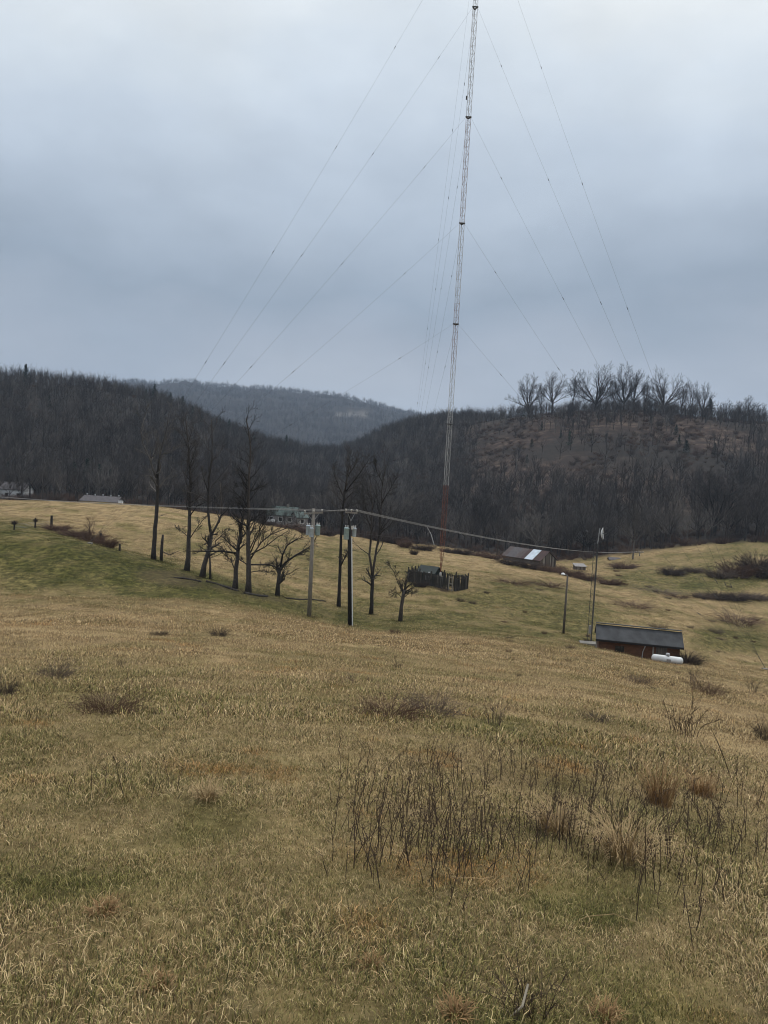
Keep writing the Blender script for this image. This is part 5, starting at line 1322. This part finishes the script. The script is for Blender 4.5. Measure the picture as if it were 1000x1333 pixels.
# front slope in sheets from the left, back slope plain
sl = rb_ / (db / 2); e_ = db / 2 + .3; xs = [-LB/2, -LB/2 + 1.4, -LB*.15, -LB*.0, LB*.10, LB*.30, LB/2]
mts = ['rust', 'grey_roof', 'rust', 'red_rust', 'tin', 'red_rust']; lbs = ['rusty tin sheet', 'grey tin roof stretch', 'rusty tin sheet', 'red brown tin sheet', 'bright pale blue tin sheets', 'dark red tin sheets at the gable']
for k in range(6):
    dz = .004 * (k % 2) + (.03 if mts[k] == 'tin' else 0)
    a, c_ = xs[k] + .004, xs[k + 1] - .004
    nseg = max(1, int((c_ - a) / .7)); r_ = MB()
    for s_ in range(nseg):
        x0, x1 = a + (c_ - a) * s_ / nseg + .01, a + (c_ - a) * (s_ + 1) / nseg - .01; zt_ = hb + rb_ + .02 + dz + R.uniform(0, .02); ze = zt_ - sl * e_
        r_.tri_mesh([(x0,0,zt_),(x1,0,zt_),(x1,-e_,ze),(x0,-e_,ze),(x0,0,zt_+.05),(x1,0,zt_+.05),(x1,-e_,ze+.05),(x0,-e_,ze+.05)], [(0,1,2,3),(4,5,6,7),(0,1,5,4),(1,2,6,5),(2,3,7,6),(3,0,4,7)])
    part('roof_sheet', r_, M[mts[k]], barn, label=lbs[k])
part('roof', rf[1], M['rust'], barn)
bd = MB(); bd.box((0, 0, 0), (.03, .34, 1.0)); bdm = [bd.mesh('board', M['board']), bd.mesh('board', M['wood_grey']), bd.mesh('board', M['bark'])]
for k in range(18):
    yy = -db/2 + .22 + k * (db - .4) / 17; top_z = hb + rb_ * (1 - abs(yy) / (db / 2)) - .08
    o = link('board', bdm[R.choice((0, 0, 1, 2))], barn, ((LB - .6) / 2 + .03, yy, top_z / 2), (0, 0, 0)); o.scale = (1, .9, top_z)
# lean-to shed right of the barn
p = pix(754.5, 737, 176); sg = thing('small_shed', 'little pale grey board shed right of the old barn', 'shed', (p.x, 176, p.z - 2.0), .1)
q = MB(); q.tri_mesh([(-1.2,-.9,-1),(1.2,-.9,-1),(1.2,.9,-1),(-1.2,.9,-1),(-1.2,-.9,2.0),(1.2,-.9,2.0),(1.2,.9,2.4),(-1.2,.9,2.4)], [(0,1,5,4),(1,2,6,5),(2,3,7,6),(3,0,4,7),(0,3,2,1)]); part('wall', q, M['board'], sg)
q = MB(); q.box((0, 0, 2.27), (2.8, 2.3, .08), Matrix.Rotation(math.atan2(.4, 1.8), 3, 'X')); part('roof', q, M['grey_wall'], sg)
for k in range(8): o = link('board', bdm[1 if k % 3 else 0], sg, (-1.05 + .3 * k, -.93, .95), (0, 0, math.pi / 2)); o.scale = (1, .75, 2.0)
p = pix(790, 722, 212); sg = thing('shed', 'low shed with a pale metal roof right of the dish mast', 'shed', (p.x, 205, p.z - 2.6), -.1)
wb, rf = gable(2.8, 3.0, 2.0, .5, .2); part('wall', wb, M['board'], sg)
for r_ in rf: part('roof', r_, M['grey_roof'], sg)

def house(lb, name, u0, u1, vr, Y0, d, h, rise, wallm, roofm, yaw=0.0, wins=3, cat='house'):
    a, c_ = pix(u0, vr, Y0), pix(u1, vr, Y0); L = c_.x - a.x; zr_ = pix((u0 + u1) / 2, vr, Y0).z
    ro = thing(name, lb, cat, ((a.x + c_.x) / 2, Y0 + d / 2, zr_ - rise - h), yaw)
    wb, rf = gable(L - .6, d, h, rise, .35, .12); part('wall', wb, wallm, ro)
    for r_ in rf: part('roof', r_, roofm, ro)
    for k in range(wins):
        xx = -L / 2 + L * (k + .6) / (wins + .2)
        q = MB(); q.box((xx, -d / 2 - .02, h * .58), (1.0, .06, 1.1)); w = part('window', q, M['glass'], ro)
        q = MB(); q.box((xx, -d / 2 - .06, h * .58 + .6), (1.16, .08, .1)); q.box((xx, -d / 2 - .06, h * .58 - .6), (1.16, .08, .1)); q.box((xx - .54, -d / 2 - .06, h * .58), (.08, .08, 1.08)); q.box((xx + .54, -d / 2 - .06, h * .58), (.08, .08, 1.08)); part('frame', q, M['white'], w)
    return ro, L
hs, L = house('house with a mottled green roof behind the pasture crest', 'house', 348, 388, 660.5, 222, 6, 3.0, 2.2, M['grey_wall'], M['green_roof'], -.15, 3)
q = MB(); q.box((1.2, 0, 5.4), (.6, .6, 1.2)); part('chimney', q, M['concrete'], hs)
q = MB(); q.box((-2.6, -3.9, 1.2), (2.4, .1, 1.0)); part('porch_rail', q, M['white'], hs)
hs, L = house('grey gabled wing standing right of the green roofed house', 'outbuilding', 380, 398, 667, 219, 4.5, 2.6, 1.4, M['grey_wall'], M['green_roof'], .5, 1, 'building')
hs, L = house('white building with a grey roof at the left edge of the photo', 'white_building', -45, 32, 627, 238, 7, 4.2, 2.0, M['white'], M['grey_roof'], .05, 5, 'building')
hs, L = house('long low building of which only the mauve grey roof shows over the crest', 'low_building', 104, 154, 646.5, 212, 6, 2.4, 1.3, M['grey_wall'], M['grey_roof'], -.05, 3, 'building')
for k in range(5): q = MB(); q.lathe([(.18, 0), (.18, .3), (.26, .34), (.2, .46), (.02, .5)], 8); part('roof_vent', q, M['galv'], hs, loc=(-L/2 + .8 + k * (L - 1.6) / 4, 0, 3.75))
p = pix(157, 654, 165); o = thing('white_box', 'small white box standing on the crest beside the long low roof', 'box', (p.x, 165, gz(p.x, 165) - .1)); q = MB(); q.box((0, 0, .35), (.9, .6, .9)); part('case', q, M['white'], o); q = MB(); q.box((0, 0, .84), (1.0, .7, .06)); part('lid', q, M['galv'], o)
# pale leaning pole at the wood edge
p = hit(566, 703, 240); o = thing('dead_tree', 'pale leaning dead trunk at the wood edge left of the mast', 'dead tree', p); q = MB(); q.tube([(0, 0, -.2), pix(561, 695, p.y) - p, pix(556, 686, p.y) - p], [.14, .12, .06], 7); part('trunk', q, M['tower_white'], o)

# ------------------------------------------------------------------ fence posts on the knoll
def post(u0, v0, hpx, wpx, lb, clump=0, group=None):
    p = hit(u0, v0, 160); ro = thing('fence_post', lb, 'fence post', p, 0, group); h = hpx * p.y / F; w = wpx * p.y / F
    q = MB(); q.tube([(0, 0, -.2), (R.gauss(0, .02), 0, h)], [w / 2, w / 2.4], 7); part('post', q, M['bark'], ro)
    if clump: s_ = link('vine_clump', DENSE[0], ro, (0, 0, h * .62)); s_.scale = (clump / 2.4, clump / 2.4, clump * .8)
for (u0, v0, h, w, lb, c_) in [(18.5, 690, 12, 2, 'leftmost post on the knoll, topped by a dark clump of vine', .75), (46, 687, 13, 2.5, 'second knoll post, topped by a dark clump of vine', .6), (67, 686, 15, 3.5, 'thick dark post at the left end of the hedge', .3),
                             (131, 706, 12, 4, 'thick dark post inside the right part of the hedge', .3), (156, 717, 9, 3, 'short dark post right of the hedge end', 0)]:
    post(u0, v0, h, w, lb, c_)
pa, pb = hit(18.5, 690, 160), hit(67, 686, 160)
fw_ = thing('wire_fence', 'sagging pale wire fence between the three knoll posts', 'fence', pa)
for hh in (.25, .45, .65, .85):
    q = MB(); pm = hit(46, 687, 160); q.tube([Vector((0, 0, hh)), (pa.lerp(pm, .5) - pa) + Vector((0, 0, hh - .06)), pm - pa + Vector((0, 0, hh)), pm.lerp(pb, .5) - pa + Vector((0, 0, hh - .06)), pb - pa + Vector((0, 0, hh))], .012, 4, False); part('strand', q, M['galv'], fw_)

# ------------------------------------------------------------------ haze
q = MB(); zlo = float(gzv.min()) - 1.0; zhi = float(max(gzv.max() + 26, z1 + tb.z + 5)); q.box((0, 0, (zlo + zhi) / 2), (9100, 9100, zhi - zlo))
hz = q.mesh('haze', [])
hm = bpy.data.materials.new('haze_air'); hm.use_nodes = True; hn = hm.node_tree.nodes; hn.clear()
ho = hn.new('ShaderNodeOutputMaterial'); pv = hn.new('ShaderNodeVolumePrincipled'); pv.inputs['Density'].default_value = 0.00014; pv.inputs['Color'].default_value = (.62, .78, 1.0, 1); pv.inputs['Anisotropy'].default_value = 0.0
hm.node_tree.links.new(pv.outputs[0], ho.inputs['Volume'])
hz.materials.append(hm)
tag(link('haze', hz), 'thin grey winter haze filling the valley', None, None, 'stuff')
print('stalks', nst, 'pickets', npk, 'woods', len(X), 'tower', z1, TY, 'anchors', [tuple(round(c, 1) for c in a) for a in anchors], tb)
